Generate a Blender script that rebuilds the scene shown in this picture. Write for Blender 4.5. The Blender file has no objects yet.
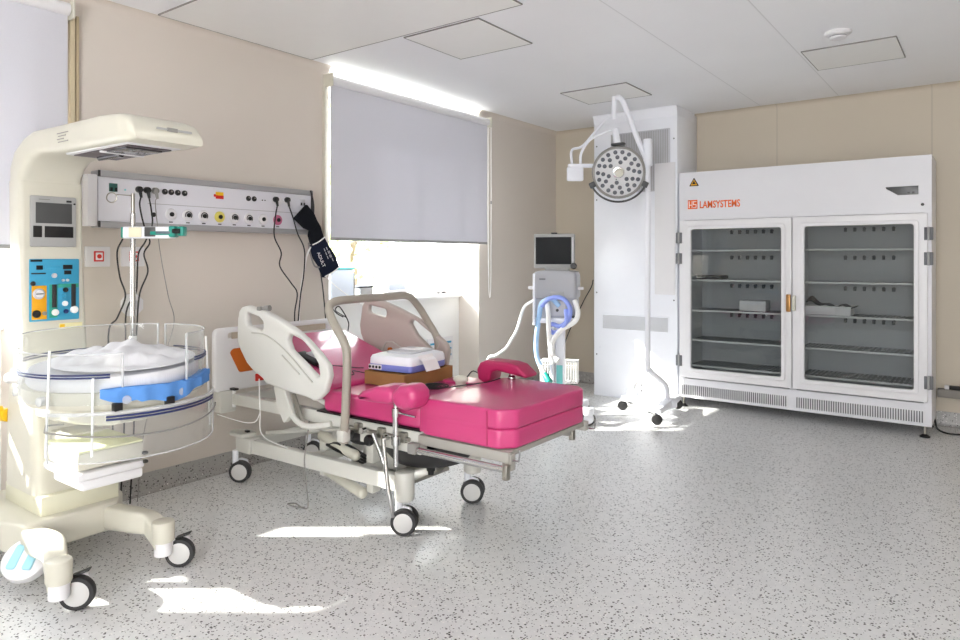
import bpy, bmesh, math, random
from mathutils import Vector, Matrix
random.seed(7)
C = bpy.context.scene.collection
V = Vector
PI = math.pi
R = math.radians

# ------------------------------------------------------------------ materials
def lin(h):
    h = h.lstrip('#')
    o = []
    for i in (0, 2, 4):
        c = int(h[i:i+2], 16) / 255
        o.append(c / 12.92 if c <= .04045 else ((c + .055) / 1.055) ** 2.4)
    return (*o, 1)

def node_mat(name):
    m = bpy.data.materials.new(name)
    m.use_nodes = True
    nt = m.node_tree
    return m, nt, nt.nodes, nt.links, nt.nodes['Principled BSDF']

def plastic(name, col, rough=.45, metal=0., var=.04, scale=9., spec=.5, bump=0., coat=0.):
    m, nt, N, L, P = node_mat(name)
    c = lin(col)
    tc = N.new('ShaderNodeTexCoord')
    nz = N.new('ShaderNodeTexNoise'); nz.inputs['Scale'].default_value = scale; nz.inputs['Detail'].default_value = 4
    L.new(tc.outputs['Object'], nz.inputs['Vector'])
    mx = N.new('ShaderNodeMix'); mx.data_type = 'RGBA'
    mx.inputs[6].default_value = tuple(max(0, x * (1 - var)) for x in c[:3]) + (1,)
    mx.inputs[7].default_value = tuple(min(1, x * (1 + var)) for x in c[:3]) + (1,)
    L.new(nz.outputs['Fac'], mx.inputs[0])
    L.new(mx.outputs[2], P.inputs['Base Color'])
    mr = N.new('ShaderNodeMapRange'); mr.inputs['To Min'].default_value = max(.02, rough - .06); mr.inputs['To Max'].default_value = rough + .06
    L.new(nz.outputs['Fac'], mr.inputs['Value']); L.new(mr.outputs[0], P.inputs['Roughness'])
    P.inputs['Metallic'].default_value = metal
    P.inputs['Specular IOR Level'].default_value = spec
    if coat: P.inputs['Coat Weight'].default_value = coat
    if bump:
        b = N.new('ShaderNodeBump'); b.inputs['Strength'].default_value = bump; b.inputs['Distance'].default_value = .004
        n2 = N.new('ShaderNodeTexNoise'); n2.inputs['Scale'].default_value = scale * 14
        L.new(tc.outputs['Object'], n2.inputs['Vector']); L.new(n2.outputs['Fac'], b.inputs['Height']); L.new(b.outputs[0], P.inputs['Normal'])
    return m

def glass(name, tint=(.93, .95, .95), ior=1.45, rough=.01, haze=0., hazecol=(.9, .9, .9)):
    m, nt, N, L, P = node_mat(name)
    N.remove(P)
    tr = N.new('ShaderNodeBsdfTransparent'); tr.inputs[0].default_value = (*tint, 1)
    gl = N.new('ShaderNodeBsdfGlossy'); gl.inputs['Roughness'].default_value = rough
    lw = N.new('ShaderNodeLayerWeight'); f0 = ((ior - 1) / (ior + 1)) ** 2
    pw = N.new('ShaderNodeMath'); pw.operation = 'POWER'; pw.inputs[1].default_value = 5.; L.new(lw.outputs['Facing'], pw.inputs[0])
    fr = N.new('ShaderNodeMapRange'); fr.inputs['To Min'].default_value = f0; fr.inputs['To Max'].default_value = .9; L.new(pw.outputs[0], fr.inputs['Value'])
    mx = N.new('ShaderNodeMixShader')
    L.new(fr.outputs[0], mx.inputs[0]); L.new(tr.outputs[0], mx.inputs[1]); L.new(gl.outputs[0], mx.inputs[2])
    out = mx
    if haze:
        df = N.new('ShaderNodeBsdfDiffuse'); df.inputs[0].default_value = (*hazecol, 1)
        m2 = N.new('ShaderNodeMixShader'); m2.inputs[0].default_value = haze
        L.new(mx.outputs[0], m2.inputs[1]); L.new(df.outputs[0], m2.inputs[2]); out = m2
    L.new(out.outputs[0], N['Material Output'].inputs[0])
    return m

def terrazzo(name, base, dark):
    m, nt, N, L, P = node_mat(name)
    tc = N.new('ShaderNodeTexCoord')
    nz = N.new('ShaderNodeTexNoise'); nz.inputs['Scale'].default_value = 22; nz.inputs['Detail'].default_value = 5
    L.new(tc.outputs['Object'], nz.inputs['Vector'])
    mx = N.new('ShaderNodeMix'); mx.data_type = 'RGBA'
    b = lin(base)
    mx.inputs[6].default_value = tuple(x * .88 for x in b[:3]) + (1,); mx.inputs[7].default_value = tuple(min(1, x * 1.1) for x in b[:3]) + (1,)
    L.new(nz.outputs['Fac'], mx.inputs[0])
    cur = mx.outputs[2]
    for sc, rad, frac, col, off in ((88, .46, .5, dark, 0.), (105, .4, .4, '#6f6c6a', 3.3), (80, .4, .3, '#e9e7e4', 7.7), (60, .24, .2, '#2c2624', 12.1)):
        mp = N.new('ShaderNodeMapping'); mp.inputs['Location'].default_value = (off, off * .7, off * .31)
        L.new(tc.outputs['Object'], mp.inputs[0])
        vo = N.new('ShaderNodeTexVoronoi'); vo.inputs['Scale'].default_value = sc
        L.new(mp.outputs[0], vo.inputs['Vector'])
        sp = N.new('ShaderNodeSeparateColor'); L.new(vo.outputs['Color'], sp.inputs[0])
        a = N.new('ShaderNodeMath'); a.operation = 'LESS_THAN'; a.inputs[1].default_value = frac; L.new(sp.outputs[0], a.inputs[0])
        r_ = N.new('ShaderNodeMath'); r_.operation = 'MULTIPLY'; r_.inputs[1].default_value = rad; L.new(sp.outputs[1], r_.inputs[0])
        d = N.new('ShaderNodeMath'); d.operation = 'LESS_THAN'; L.new(vo.outputs['Distance'], d.inputs[0]); L.new(r_.outputs[0], d.inputs[1])
        k = N.new('ShaderNodeMath'); k.operation = 'MULTIPLY'; L.new(a.outputs[0], k.inputs[0]); L.new(d.outputs[0], k.inputs[1])
        m2 = N.new('ShaderNodeMix'); m2.data_type = 'RGBA'; L.new(k.outputs[0], m2.inputs[0]); L.new(cur, m2.inputs[6]); m2.inputs[7].default_value = lin(col)
        cur = m2.outputs[2]
    L.new(cur, P.inputs['Base Color'])
    P.inputs['Roughness'].default_value = .3
    P.inputs['Specular IOR Level'].default_value = .5
    return m

def panelled(name, col, axis, seams, width=.006, dark=.72, rough=.6):
    """plain sheet wall with thin vertical joints at the given object coordinates"""
    m, nt, N, L, P = node_mat(name)
    tc = N.new('ShaderNodeTexCoord'); sx = N.new('ShaderNodeSeparateXYZ'); L.new(tc.outputs['Object'], sx.inputs[0])
    nz = N.new('ShaderNodeTexNoise'); nz.inputs['Scale'].default_value = 1.3; nz.inputs['Detail'].default_value = 3
    L.new(tc.outputs['Object'], nz.inputs['Vector'])
    c = lin(col)
    mx = N.new('ShaderNodeMix'); mx.data_type = 'RGBA'
    mx.inputs[6].default_value = tuple(x * .96 for x in c[:3]) + (1,); mx.inputs[7].default_value = tuple(min(1, x * 1.04) for x in c[:3]) + (1,)
    L.new(nz.outputs['Fac'], mx.inputs[0]); cur = mx.outputs[2]
    for ax, s in seams:
        a = N.new('ShaderNodeMath'); a.operation = 'SUBTRACT'; L.new(sx.outputs[ax], a.inputs[0]); a.inputs[1].default_value = s
        b = N.new('ShaderNodeMath'); b.operation = 'ABSOLUTE'; L.new(a.outputs[0], b.inputs[0])
        d = N.new('ShaderNodeMath'); d.operation = 'LESS_THAN'; d.inputs[1].default_value = width / 2; L.new(b.outputs[0], d.inputs[0])
        m2 = N.new('ShaderNodeMix'); m2.data_type = 'RGBA'; L.new(d.outputs[0], m2.inputs[0]); L.new(cur, m2.inputs[6])
        m2.inputs[7].default_value = tuple(x * dark for x in c[:3]) + (1,); cur = m2.outputs[2]
    L.new(cur, P.inputs['Base Color']); P.inputs['Roughness'].default_value = rough; P.inputs['Specular IOR Level'].default_value = .3
    return m

def fabric(name, col, transl=0., rough=.9):
    m, nt, N, L, P = node_mat(name)
    tc = N.new('ShaderNodeTexCoord')
    wv = N.new('ShaderNodeTexWave'); wv.inputs['Scale'].default_value = 180; wv.inputs['Distortion'].default_value = 1.5
    L.new(tc.outputs['Object'], wv.inputs['Vector'])
    c = lin(col)
    mx = N.new('ShaderNodeMix'); mx.data_type = 'RGBA'
    mx.inputs[6].default_value = tuple(x * .96 for x in c[:3]) + (1,); mx.inputs[7].default_value = c
    L.new(wv.outputs['Fac'], mx.inputs[0]); L.new(mx.outputs[2], P.inputs['Base Color'])
    P.inputs['Roughness'].default_value = rough; P.inputs['Specular IOR Level'].default_value = .15
    if transl:
        t = N.new('ShaderNodeBsdfTranslucent'); L.new(mx.outputs[2], t.inputs[0])
        ms = N.new('ShaderNodeMixShader'); ms.inputs[0].default_value = transl
        L.new(P.outputs[0], ms.inputs[1]); L.new(t.outputs[0], ms.inputs[2]); L.new(ms.outputs[0], N['Material Output'].inputs[0])
    return m

def lamp_mat(name, col, strength):
    m, nt, N, L, P = node_mat(name)
    P.inputs['Base Color'].default_value = lin(col); P.inputs['Emission Color'].default_value = lin(col); P.inputs['Emission Strength'].default_value = strength
    return m

M = dict(
    floor=terrazzo('floor_terrazzo', '#dadad9', '#2a2524'),
    base=terrazzo('skirting_terrazzo', '#a9a7a4', '#2a2524'),
    wall_l=panelled('wall_beige_left', '#d4ccc3', 1, [], rough=.55),
    wall_b=panelled('wall_beige_back', '#cbc1b0', 0, [(0, -1.558), (0, -.385)], width=.012, dark=.86, rough=.5),
    bay=panelled('bay_white', '#ececea', 1, [], rough=.5),
    ceil=panelled('ceiling_white', '#f3f4f7', 0, [(0, -1.69), (0, -1.05)], width=.008, dark=.82, rough=.45),
    white=plastic('white_paint', '#e2e1e3', .35, var=.02),
    whitem=plastic('white_enamel', '#eef0f6', .3, var=.02),
    cream=plastic('cream_plastic', '#cecbbd', .38, var=.03),
    bedgrey=plastic('bed_light_grey', '#cfcec7', .42, var=.03),
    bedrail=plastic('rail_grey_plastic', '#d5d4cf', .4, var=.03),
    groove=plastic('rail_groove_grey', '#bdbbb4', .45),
    railshade=plastic('rail_grey_shaded', '#b8aca5', .42, var=.03),  # darker copy of the rail grey: backlit shade and pink reflection in the colour
    bar=plastic('bar_grey', '#9f998e', .35, var=.04),
    pink=plastic('pink_vinyl', '#c43c76', .34, var=.05, bump=.1, scale=4, coat=.3),
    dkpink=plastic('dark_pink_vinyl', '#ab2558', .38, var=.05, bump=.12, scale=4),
    black=plastic('black_plastic', '#151516', .4, var=.1),
    rubber=plastic('dark_rubber', '#2c2b2c', .6, var=.1),
    hub=plastic('castor_grey', '#c9c8c6', .4, var=.03),
    chrome=plastic('chrome', '#c9c9c9', .16, metal=1., var=.02),
    steel=plastic('brushed_steel', '#aaa79f', .35, metal=1., var=.05, scale=30),
    alu=plastic('anodised_aluminium', '#aaaaac', .45, metal=.3, var=.03),
    headpanel=plastic('panel_grey_white', '#dfdfe6', .4, var=.015),
    blind=fabric('blind_fabric', '#dadae1', .12),
    sheet=fabric('white_sheet', '#f1f1f4', .15),
    bluecloth=plastic('blue_cloth', '#5d90d2', .85, var=.16, scale=9, spec=.1),
    navy=plastic('navy_stripe', '#1c2b62', .4, var=.1),
    paleblue=plastic('pedal_blue', '#9fd3e2', .45),
    orange=plastic('orange_panel', '#c4620f', .5, var=.05),
    logo=plastic('logo_orange', '#ee6b1e', .5, var=.02),
    red=plastic('red_mark', '#d02a20', .45),
    yellow=plastic('yellow_plastic', '#f0c01c', .45),
    panelyellow=plastic('panel_yellow', '#eaa81b', .45),
    panelblue=plastic('panel_blue', '#3b9cc2', .4),
    panelgreen=plastic('panel_green', '#2f9a86', .4),
    teal=plastic('pump_teal', '#0f8f80', .4),
    tealpale=plastic('pale_teal', '#7fd6d6', .4),
    screen=plastic('screen_dark', '#232527', .55, var=.03, spec=.2),
    screengrey=plastic('screen_grey', '#4b4c4d', .3, var=.05),
    bezel=plastic('bezel_grey', '#a5a5a4', .45, var=.03),
    devgrey=plastic('device_grey', '#c4c4ca', .4, var=.03),
    lilac=plastic('lilac_tube', '#93a5ee', .35, var=.03),
    bluetube=plastic('pale_blue_tube', '#a9cdf2', .35, var=.03),
    whitetube=plastic('white_tube', '#f4f4f2', .4, var=.02),
    card=plastic('cardboard', '#9b734a', .85, var=.08, scale=20, spec=.1),
    paper=plastic('paper', '#f2eff0', .85, var=.02, spec=.1),
    palebox=plastic('pale_box', '#dde5f1', .5),
    monblue=plastic('monitor_blue', '#7d86cf', .45, var=.03),
    cuff=plastic('cuff_fabric', '#14161c', .85, var=.15, scale=40, spec=.15),
    cuffnavy=plastic('cuff_navy', '#161c2e', .8, var=.15, scale=40, spec=.15),
    graywire=plastic('grey_cable', '#8b8985', .5),
    glass=glass('window_glass', (.97, .98, .98)),
    cabglass=glass('cabinet_glass', (.80, .82, .82), ior=1.5),
    acrylic=glass('clear_acrylic', (.965, .975, .975), ior=1.4, haze=.06),
    acrylicedge=glass('acrylic_edge', (.88, .9, .91), ior=1.45, haze=.38),
    cabin=plastic('cabinet_interior', '#c9cacd', .4, var=.02),
    shelf=plastic('wire_shelf_grey', '#8b8d8e', .4, var=.04),
    shelflip=plastic('shelf_lip', '#e4e4e4', .35),
    gold=plastic('bronze_handle', '#a47a4a', .35, metal=.7),
    ceilpanel=plastic('ceiling_panel_white', '#eeeeec', .5, var=.02),
    ceildark=plastic('ceiling_joint', '#8d8b88', .8),
    lens=plastic('lamp_lens', '#5d6068', .15, var=.2),
    lampface=plastic('lamp_face', '#c9cacd', .35, var=.03),
    lampdark=plastic('lamp_dark', '#3f4042', .4),
    leaf=plastic('leaf_green', '#b9c58e', .7, var=.4, scale=2),
    bark=plastic('bark', '#6d5d4d', .9, var=.2),
    concrete=plastic('yard_concrete', '#c9c6bf', .9, var=.1),
    outwhite=plastic('render_white', '#f0f0ee', .8, var=.03),
    greyduct=plastic('duct_grey', '#8e8a84', .6),
    grille=plastic('grille_dark', '#6d6f73', .6),
    winframe=plastic('window_frame_white', '#f4f4f4', .35, var=.01),
    gasgreen=plastic('socket_mark', '#2f5f58', .5),
    pinkmark=plastic('outlet_pink', '#c06a8c', .45),
    yellowmark=plastic('outlet_yellow', '#ded26a', .45),
    purple=plastic('heater_dark', '#4d4148', .35),
    reflect=plastic('reflector', '#8b8b90', .15, metal=1.),
)

# ------------------------------------------------------------------ geometry helper
def fillet(pts, r, n=5):
    out = []
    k = len(pts)
    for i in range(k):
        p, a, b = V(pts[i]), V(pts[i - 1]), V(pts[(i + 1) % k])
        u, w = (a - p), (b - p)
        lu, lw = u.length, w.length
        ang = u.angle(w) if lu > 1e-9 and lw > 1e-9 else PI
        if ang > PI - .05: out.append(tuple(p)); continue
        d = min(r / math.tan(ang / 2), lu * .48, lw * .48)
        s, e = p + u * (d / lu), p + w * (d / lw)
        for j in range(n + 1):
            t = j / n
            out.append(tuple(s * (1 - t) ** 2 + p * (2 * t * (1 - t)) + e * t * t))
    return out

def spline(pts, n=8, closed=False):
    P = [V(p) for p in pts]
    if len(P) < 3: return P
    out = []
    k = len(P)
    rng = range(k if closed else k - 1)
    for i in rng:
        if closed: a, b, c, d = P[i - 1], P[i], P[(i + 1) % k], P[(i + 2) % k]
        else:
            b, c = P[i], P[i + 1]
            a = P[i - 1] if i else b * 2 - c
            d = P[i + 2] if i + 2 < k else c * 2 - b
        for j in range(n):
            t = j / n
            out.append(.5 * ((2 * b) + (c - a) * t + (2 * a - 5 * b + 4 * c - d) * t * t + (3 * b - a - 3 * c + d) * t ** 3))
    if not closed: out.append(P[-1])
    return out

class G:
    def __init__(self, mtx=None):
        self.bm = bmesh.new(); self.m = mtx or Matrix()
    def _tx(self, vs):
        for v in vs: v.co = self.m @ v.co
    def box(self, c, s, bev=0., seg=2, rot=None):
        r = bmesh.ops.create_cube(self.bm, size=1.)
        vs = r['verts']
        for v in vs: v.co = V((v.co.x * s[0], v.co.y * s[1], v.co.z * s[2]))
        if bev > 0:
            bev = min(bev, min(s) * .49)
            es = list({e for v in vs for e in v.link_edges})
            rr = bmesh.ops.bevel(self.bm, geom=es, offset=bev, segments=seg, affect='EDGES', profile=.5)
            vs = list({v for f in rr['faces'] for v in f.verts} | {v for v in vs if v.is_valid})
        if rot:
            for v in vs: v.co = rot @ v.co
        for v in vs: v.co = v.co + V(c)
        self._tx(vs); return self
    def bx(self, x0, x1, y0, y1, z0, z1, bev=0., seg=2):
        return self.box(((x0 + x1) / 2, (y0 + y1) / 2, (z0 + z1) / 2), (abs(x1 - x0), abs(y1 - y0), abs(z1 - z0)), bev, seg)
    def rings(self, rings, capa=True, capb=True, closed=False):
        rv = [[self.bm.verts.new(self.m @ V(p)) for p in r] for r in rings]
        n = len(rv[0]); k = len(rv)
        for i in range(k if closed else k - 1):
            a, b = rv[i], rv[(i + 1) % k]
            for j in range(n):
                try: self.bm.faces.new((a[j], a[(j + 1) % n], b[(j + 1) % n], b[j]))
                except ValueError: pass
        if not closed:
            if capa: self.bm.faces.new(rv[0][::-1])
            if capb: self.bm.faces.new(rv[-1])
        return self
    def tube(self, pts, r, n=10, sm=8, closed=False, r2=None):
        P = spline(pts, sm, closed) if sm and len(pts) > 2 else [V(p) for p in pts]
        Q = [P[0]]
        for p in P[1:]:
            if (p - Q[-1]).length > 1e-5: Q.append(p)
        P = Q; k = len(P)
        up = None; rings = []
        for i in range(k):
            if closed: t = P[(i + 1) % k] - P[i - 1]
            else: t = (P[min(i + 1, k - 1)] - P[max(i - 1, 0)])
            if t.length < 1e-9: t = V((0, 0, 1))
            t.normalize()
            if up is None:
                up = t.orthogonal().normalized()
            up = (up - t * up.dot(t)); up = up.normalized() if up.length > 1e-6 else t.orthogonal().normalized()
            w = t.cross(up)
            rad = r if r2 is None else r + (r2 - r) * i / max(1, k - 1)
            rings.append([P[i] + up * (rad * math.cos(2 * PI * j / n)) + w * (rad * math.sin(2 * PI * j / n)) for j in range(n)])
        return self.rings(rings, closed=closed)
    def cyl(self, a, b, r, r2=None, n=24, bev=0.):
        a, b = V(a), V(b); r2 = r if r2 is None else r2
        d = b - a; l = d.length; t = d / l
        up = t.orthogonal().normalized(); w = t.cross(up)
        prof = [(0, r), (l, r2)] if not bev else [(0, r - bev), (bev * .3, r - bev * .3), (bev, r), (l - bev, r2), (l - bev * .3, r2 - bev * .3), (l, r2 - bev)]
        return self.rings([[a + t * h + up * (q * math.cos(2 * PI * j / n)) + w * (q * math.sin(2 * PI * j / n)) for j in range(n)] for h, q in prof])
    def lathe(self, prof, o, ax=(0, 0, 1), n=40, cap=True):
        o = V(o); t = V(ax).normalized(); up = t.orthogonal().normalized(); w = t.cross(up)
        return self.rings([[o + t * h + up * (q * math.cos(2 * PI * j / n)) + w * (q * math.sin(2 * PI * j / n)) for j in range(n)] for q, h in prof], capa=cap, capb=cap)
    def sph(self, c, r, n=20, rot=None):
        r = r if hasattr(r, '__len__') else (r, r, r)
        k = n // 2; c = V(c)
        rings = []
        for i in range(k + 1):
            th = PI * (i + .0) / k; th = min(max(th, .03), PI - .03)
            ring = []
            for j in range(n):
                p = V((r[0] * math.sin(th) * math.cos(2 * PI * j / n), r[1] * math.sin(th) * math.sin(2 * PI * j / n), -r[2] * math.cos(th)))
                ring.append(c + (rot @ p if rot else p))
            rings.append(ring)
        return self.rings(rings)
    def add_mesh(self, me, mtx):
        b2 = bmesh.new(); b2.from_mesh(me)
        bmesh.ops.remove_doubles(b2, verts=b2.verts, dist=1e-5)
        b2.to_mesh(me); b2.free()
        me.transform(self.m @ mtx)
        self.bm.from_mesh(me)
        bpy.data.meshes.remove(me); return self
    def prism(self, pts, o, u, v, t, holes=(), bev=0., fil=0., seg=2):
        """a plate: outline (and holes) in the plane o + a*u + b*v, thickness t about it, edges rounded"""
        cu = bpy.data.curves.new('outline', 'CURVE'); cu.dimensions = '2D'; cu.fill_mode = 'BOTH'
        cu.extrude = max(t / 2 - bev, 1e-4); cu.bevel_depth = bev; cu.bevel_resolution = seg; cu.offset = -bev
        for loop in (pts, *holes):
            lp = fillet([(a, b, 0) for a, b in loop], fil) if fil else [(a, b, 0) for a, b in loop]
            s = cu.splines.new('POLY'); s.points.add(len(lp) - 1); s.use_cyclic_u = True
            for q, p in zip(s.points, lp): q.co = (p[0], p[1], 0, 1)
        ob = bpy.data.objects.new('outline', cu)
        me = bpy.data.meshes.new_from_object(ob)
        u, v = V(u).normalized(), V(v).normalized(); w = u.cross(v)
        mt = Matrix(((u.x, v.x, w.x, o[0]), (u.y, v.y, w.y, o[1]), (u.z, v.z, w.z, o[2]), (0, 0, 0, 1)))
        self.add_mesh(me, mt)
        bpy.data.objects.remove(ob); bpy.data.curves.remove(cu); return self
    def text(self, s, o, u, v, size, t=.002, bold=0.):
        cu = bpy.data.curves.new('lettering', 'FONT'); cu.body = s; cu.size = size; cu.extrude = t / 2; cu.offset = bold; cu.resolution_u = 3
        ob = bpy.data.objects.new('lettering', cu)
        me = bpy.data.meshes.new_from_object(ob)
        u, v = V(u).normalized(), V(v).normalized(); w = u.cross(v)
        mt = Matrix(((u.x, v.x, w.x, o[0]), (u.y, v.y, w.y, o[1]), (u.z, v.z, w.z, o[2]), (0, 0, 0, 1)))
        self.add_mesh(me, mt)
        bpy.data.objects.remove(ob); bpy.data.curves.remove(cu); return self
    def surf(self, fn, nu, nv, thick=0.):
        g = [[V(fn(i / nu, j / nv)) for j in range(nv + 1)] for i in range(nu + 1)]
        vs = [[self.bm.verts.new(self.m @ p) for p in row] for row in g]
        fs = []
        for i in range(nu):
            for j in range(nv):
                fs.append(self.bm.faces.new((vs[i][j], vs[i + 1][j], vs[i + 1][j + 1], vs[i][j + 1])))
        if thick:
            self.bm.normal_update()
            bmesh.ops.solidify(self.bm, geom=fs, thickness=thick)
        return self
    def build(self, name, mat, parent=None, label=None, kind=None, angle=40, cat=None, group=None):
        bm = self.bm
        bmesh.ops.recalc_face_normals(bm, faces=bm.faces)
        root = parent
        while root is not None and root.parent is not None: root = root.parent
        org = V((0, 0, 0))
        if root is not None:
            if not root.get('_local'): org = V(root.location)
        elif bm.verts:
            lo = [min(v.co[i] for v in bm.verts) for i in range(3)]; hi = [max(v.co[i] for v in bm.verts) for i in range(3)]
            org = V(((lo[0] + hi[0]) / 2, (lo[1] + hi[1]) / 2, lo[2]))
            if kind == 'structure': org = V((0, 0, 0))
        for v in bm.verts: v.co = v.co - org
        me = bpy.data.meshes.new(name); bm.to_mesh(me); bm.free()
        if isinstance(mat, str): mat = M[mat]
        me.materials.append(mat)
        for p in me.polygons: p.use_smooth = True
        me.set_sharp_from_angle(angle=R(angle))
        o = bpy.data.objects.new(name, me); C.objects.link(o)
        if parent is not None: o.parent = parent
        else: o.location = org
        if label: o['label'] = label
        if kind: o['kind'] = kind
        if cat: o['category'] = cat
        if group: o['group'] = group
        return o

def thing(name, label, cat, loc=(0, 0, 0), rz=0., local=False, group=None):
    o = bpy.data.objects.new(name, None); C.objects.link(o); o.empty_display_size = .1
    o.location = loc; o.rotation_euler = (0, 0, rz)
    o['label'] = label; o['category'] = cat
    if group: o['group'] = group
    if local: LOCALS.append(o); o['_local'] = 1
    return o
LOCALS = []
def arc(c, r, a0, a1, n, z=0.):
    return [(c[0] + r * math.cos(a0 + (a1 - a0) * i / n), c[1] + r * math.sin(a0 + (a1 - a0) * i / n), z) for i in range(n + 1)]
def rrect(x0, x1, y0, y1, r=.02, n=4):
    return [(p[0], p[1]) for p in fillet([(x0, y0, 0), (x1, y0, 0), (x1, y1, 0), (x0, y1, 0)], r, n)]

XW, YB, H = -3.86, 6.60, 2.72          # window wall, back wall, ceiling
XR, YF = 1.9, -2.6                     # right wall, wall behind the photographer

# ------------------------------------------------------------------ room shell
G().bx(XW - .6, XR + .2, YF - .2, YB + .2, -.12, 0).build('floor', 'floor', kind='structure')
G().bx(XW - .6, XR + .2, YF - .2, YB + .2, H, H + .12).build('ceiling', 'ceil', kind='structure')
# window wall: 0.5 m thick with two full-height bays
W1 = (3.36, 5.18); W2 = (-.03, 1.38)
XO = -4.36
g = G()
for a, b in ((YF - .2, W2[0]), (W2[1], W1[0]), (W1[1], YB + .2)): g.bx(XO, XW, a, b, 0, H)
for a, b in (W1, W2):
    g.bx(XO, -4.10, a, b, 2.66, H)
g.build('wall_left', 'wall_l', kind='structure', angle=20)
g = G()
for a, b in (W1, W2): g.bx(XO, -4.10, a, b, 0, .965)
g.build('wall_left_parapet', 'bay', kind='structure')
G().bx(XW, XR + .2, YB, YB + .2, 0, H).build('wall_back', 'wall_b', kind='structure')
g = G().bx(XR, XR + .2, YF, YB, 0, H)
g.build('wall_right', 'wall_l', kind='structure')
g = G()      # wall behind the photographer with an unseen wide opening added for fill light
g.bx(XW, -.95, YF - .2, YF, 0, H).bx(1.7, XR, YF - .2, YF, 0, H).bx(-.95, 1.7, YF - .2, YF, 0, .5).bx(-.95, 1.7, YF - .2, YF, 2.6, H)
g.build('wall_front', 'wall_l', kind='structure')

def cove(axis, pos, a, b, name, sign, mat='base', h=.115, r=.03):
    prof = [(0, h), (.006, h), (.008, r)] + [(.008 + r - r * math.cos(t), r - r * math.sin(t)) for t in (.3, .7, 1.1, PI / 2)] + [(.008 + r + .002, 0), (0, 0)]
    g = G()
    def at(d, z, s): return (pos + sign * d, s, z) if axis == 'x' else (s, pos + sign * d, z)
    return g.rings([[at(d, z, s) for d, z in prof] for s in (a, b)]).build(name, mat, kind='structure')
cove('x', XW, W2[1], W1[0], 'baseboard_left', 1)
cove('x', XW, W1[1], YB, 'baseboard_left_corner', 1)
cove('x', -4.10, W1[0], W1[1], 'baseboard_left_bay', 1)
cove('y', YB, XW, XR, 'baseboard_back', -1)
def cornice(axis, pos, a, b, name, sign, mat):
    r = .045
    pr = [(0, 0), (r, 0)] + [(r - r * math.sin(t), -r + r * math.cos(t)) for t in (.35, .7, 1.05, 1.4)] + [(0, -r)]
    def at(d, z, s): return (pos + sign * d, s, H + z) if axis == 'x' else (s, pos + sign * d, H + z)
    return G().rings([[at(d, z, s) for d, z in pr] for s in (a, b)]).build(name, mat, kind='structure')
cornice('x', XW, W2[1], W1[0], 'trim_1', 1, 'wall_l')
cornice('x', XW, W1[1], YB, 'trim_2', 1, 'wall_l')
cornice('y', YB, XW, XR, 'trim_3', -1, 'wall_b')

# windows
def window(n, y0, y1, mulls, x=-4.30, z0=.965, z1=2.66):
    g = G(); w = .05
    g.bx(x - .03, x + .03, y0, y1, z0, z0 + .045).bx(x - .03, x + .03, y0, y1, z1 - w, z1)
    g.bx(x - .03, x + .03, y0, y0 + w, z0, z1).bx(x - .03, x + .03, y1 - w, y1, z0, z1)
    for m in mulls: g.bx(x - .03, x + .03, m - .022, m + .022, z0, z1)
    f = g.build('window_%d' % n, 'winframe', kind='structure')
    ys = [y0 + w] + list(mulls) + [y1 - w]
    for i in range(len(ys) - 1):
        p = G().bx(x - .004, x + .004, ys[i] + .015, ys[i + 1] - .015, z0 + .03, z1 - .03).build('pane', 'glass', f)
    s = G().bx(-4.27, -4.07, y0, y1, z0, z0 + .025, .006).build('window_sill', 'winframe', f)
    return f
window(1, W1[0], W1[1], (3.92, 4.49, 5.08))
window(2, W2[0], W2[1], (.30, .66))
def fillwin(n, ax, pos, a, b, k):
    g = G(); z0, z1 = .5, 2.6
    def bar(s0, s1, q0, q1):
        if ax == 'x': g.bx(pos - .03, pos + .03, s0, s1, q0, q1)
        else: g.bx(s0, s1, pos - .03, pos + .03, q0, q1)
    bar(a, b, z0, z0 + .06); bar(a, b, z1 - .06, z1)
    for i in range(k + 1):
        m = a + (b - a) * i / k; bar(max(a, m - .03), min(b, m + .03), z0, z1)
    return g.build('window_%d' % n, 'winframe', kind='structure')
fillwin(3, 'y', YF - .12, -.95, 1.7, 3)  # unseen window, added to fill the room with daylight from behind the camera

# ------------------------------------------------------------------ roller blinds
def blind(y0, y1, zb, label, chain=True, chain_side=1):
    t = thing('roller_blind', label, 'blind', (XW + .05, (y0 + y1) / 2, zb), group='roller blinds')
    x = XW + .055
    G().bx(x - .0015, x + .0015, y0, y1, zb, 2.60).build('fabric', 'blind', t)
    G().bx(x - .007, x + .007, y0, y1, zb - .022, zb, .004).build('bottom_bar', 'alu', t)
    G().cyl((x, y0 - .005, 2.61), (x, y1 + .005, 2.61), .033, n=24).build('roller', 'white', t)
    for y in (y0 - .015, y1 + .015):
        G().bx(XW, x + .045, y - .006, y + .006, 2.56, 2.655, .004).build('bracket', 'cream', t)
    ys = y1 + .045 if chain_side > 0 else y0 - .06
    if chain:
        c = G()
        c.tube([(x, ys - .028, 2.58), (x, ys - .026, 1.5), (x, ys - .015, 1.02 if chain_side > 0 else 1.2), (x, ys + .012, 1.02 if chain_side > 0 else 1.2), (x, ys + .02, 1.5), (x, ys + .02, 2.58)], .0035, 6, 6)
        c.build('bead_chain', 'whitetube', t)
        G().box((x, ys + .02, 1.86), (.012, .012, .03), .003).build('chain_weight', 'graywire', t)
    for y in ((y0 - .008,) if True else ()):
        G().bx(XW, XW + .03, y - .022, y - .004, zb, 2.57, .003).build('guide_channel', 'cream', t)
    if chain_side > 0: pass
    return t
blind(3.325, 5.235, 1.484, 'grey roller blind half drawn over the window behind the pink bed')
tb = blind(-.45, 1.575, 1.40, 'grey roller blind beside the infant warmer, at the left edge', chain=False)
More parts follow.
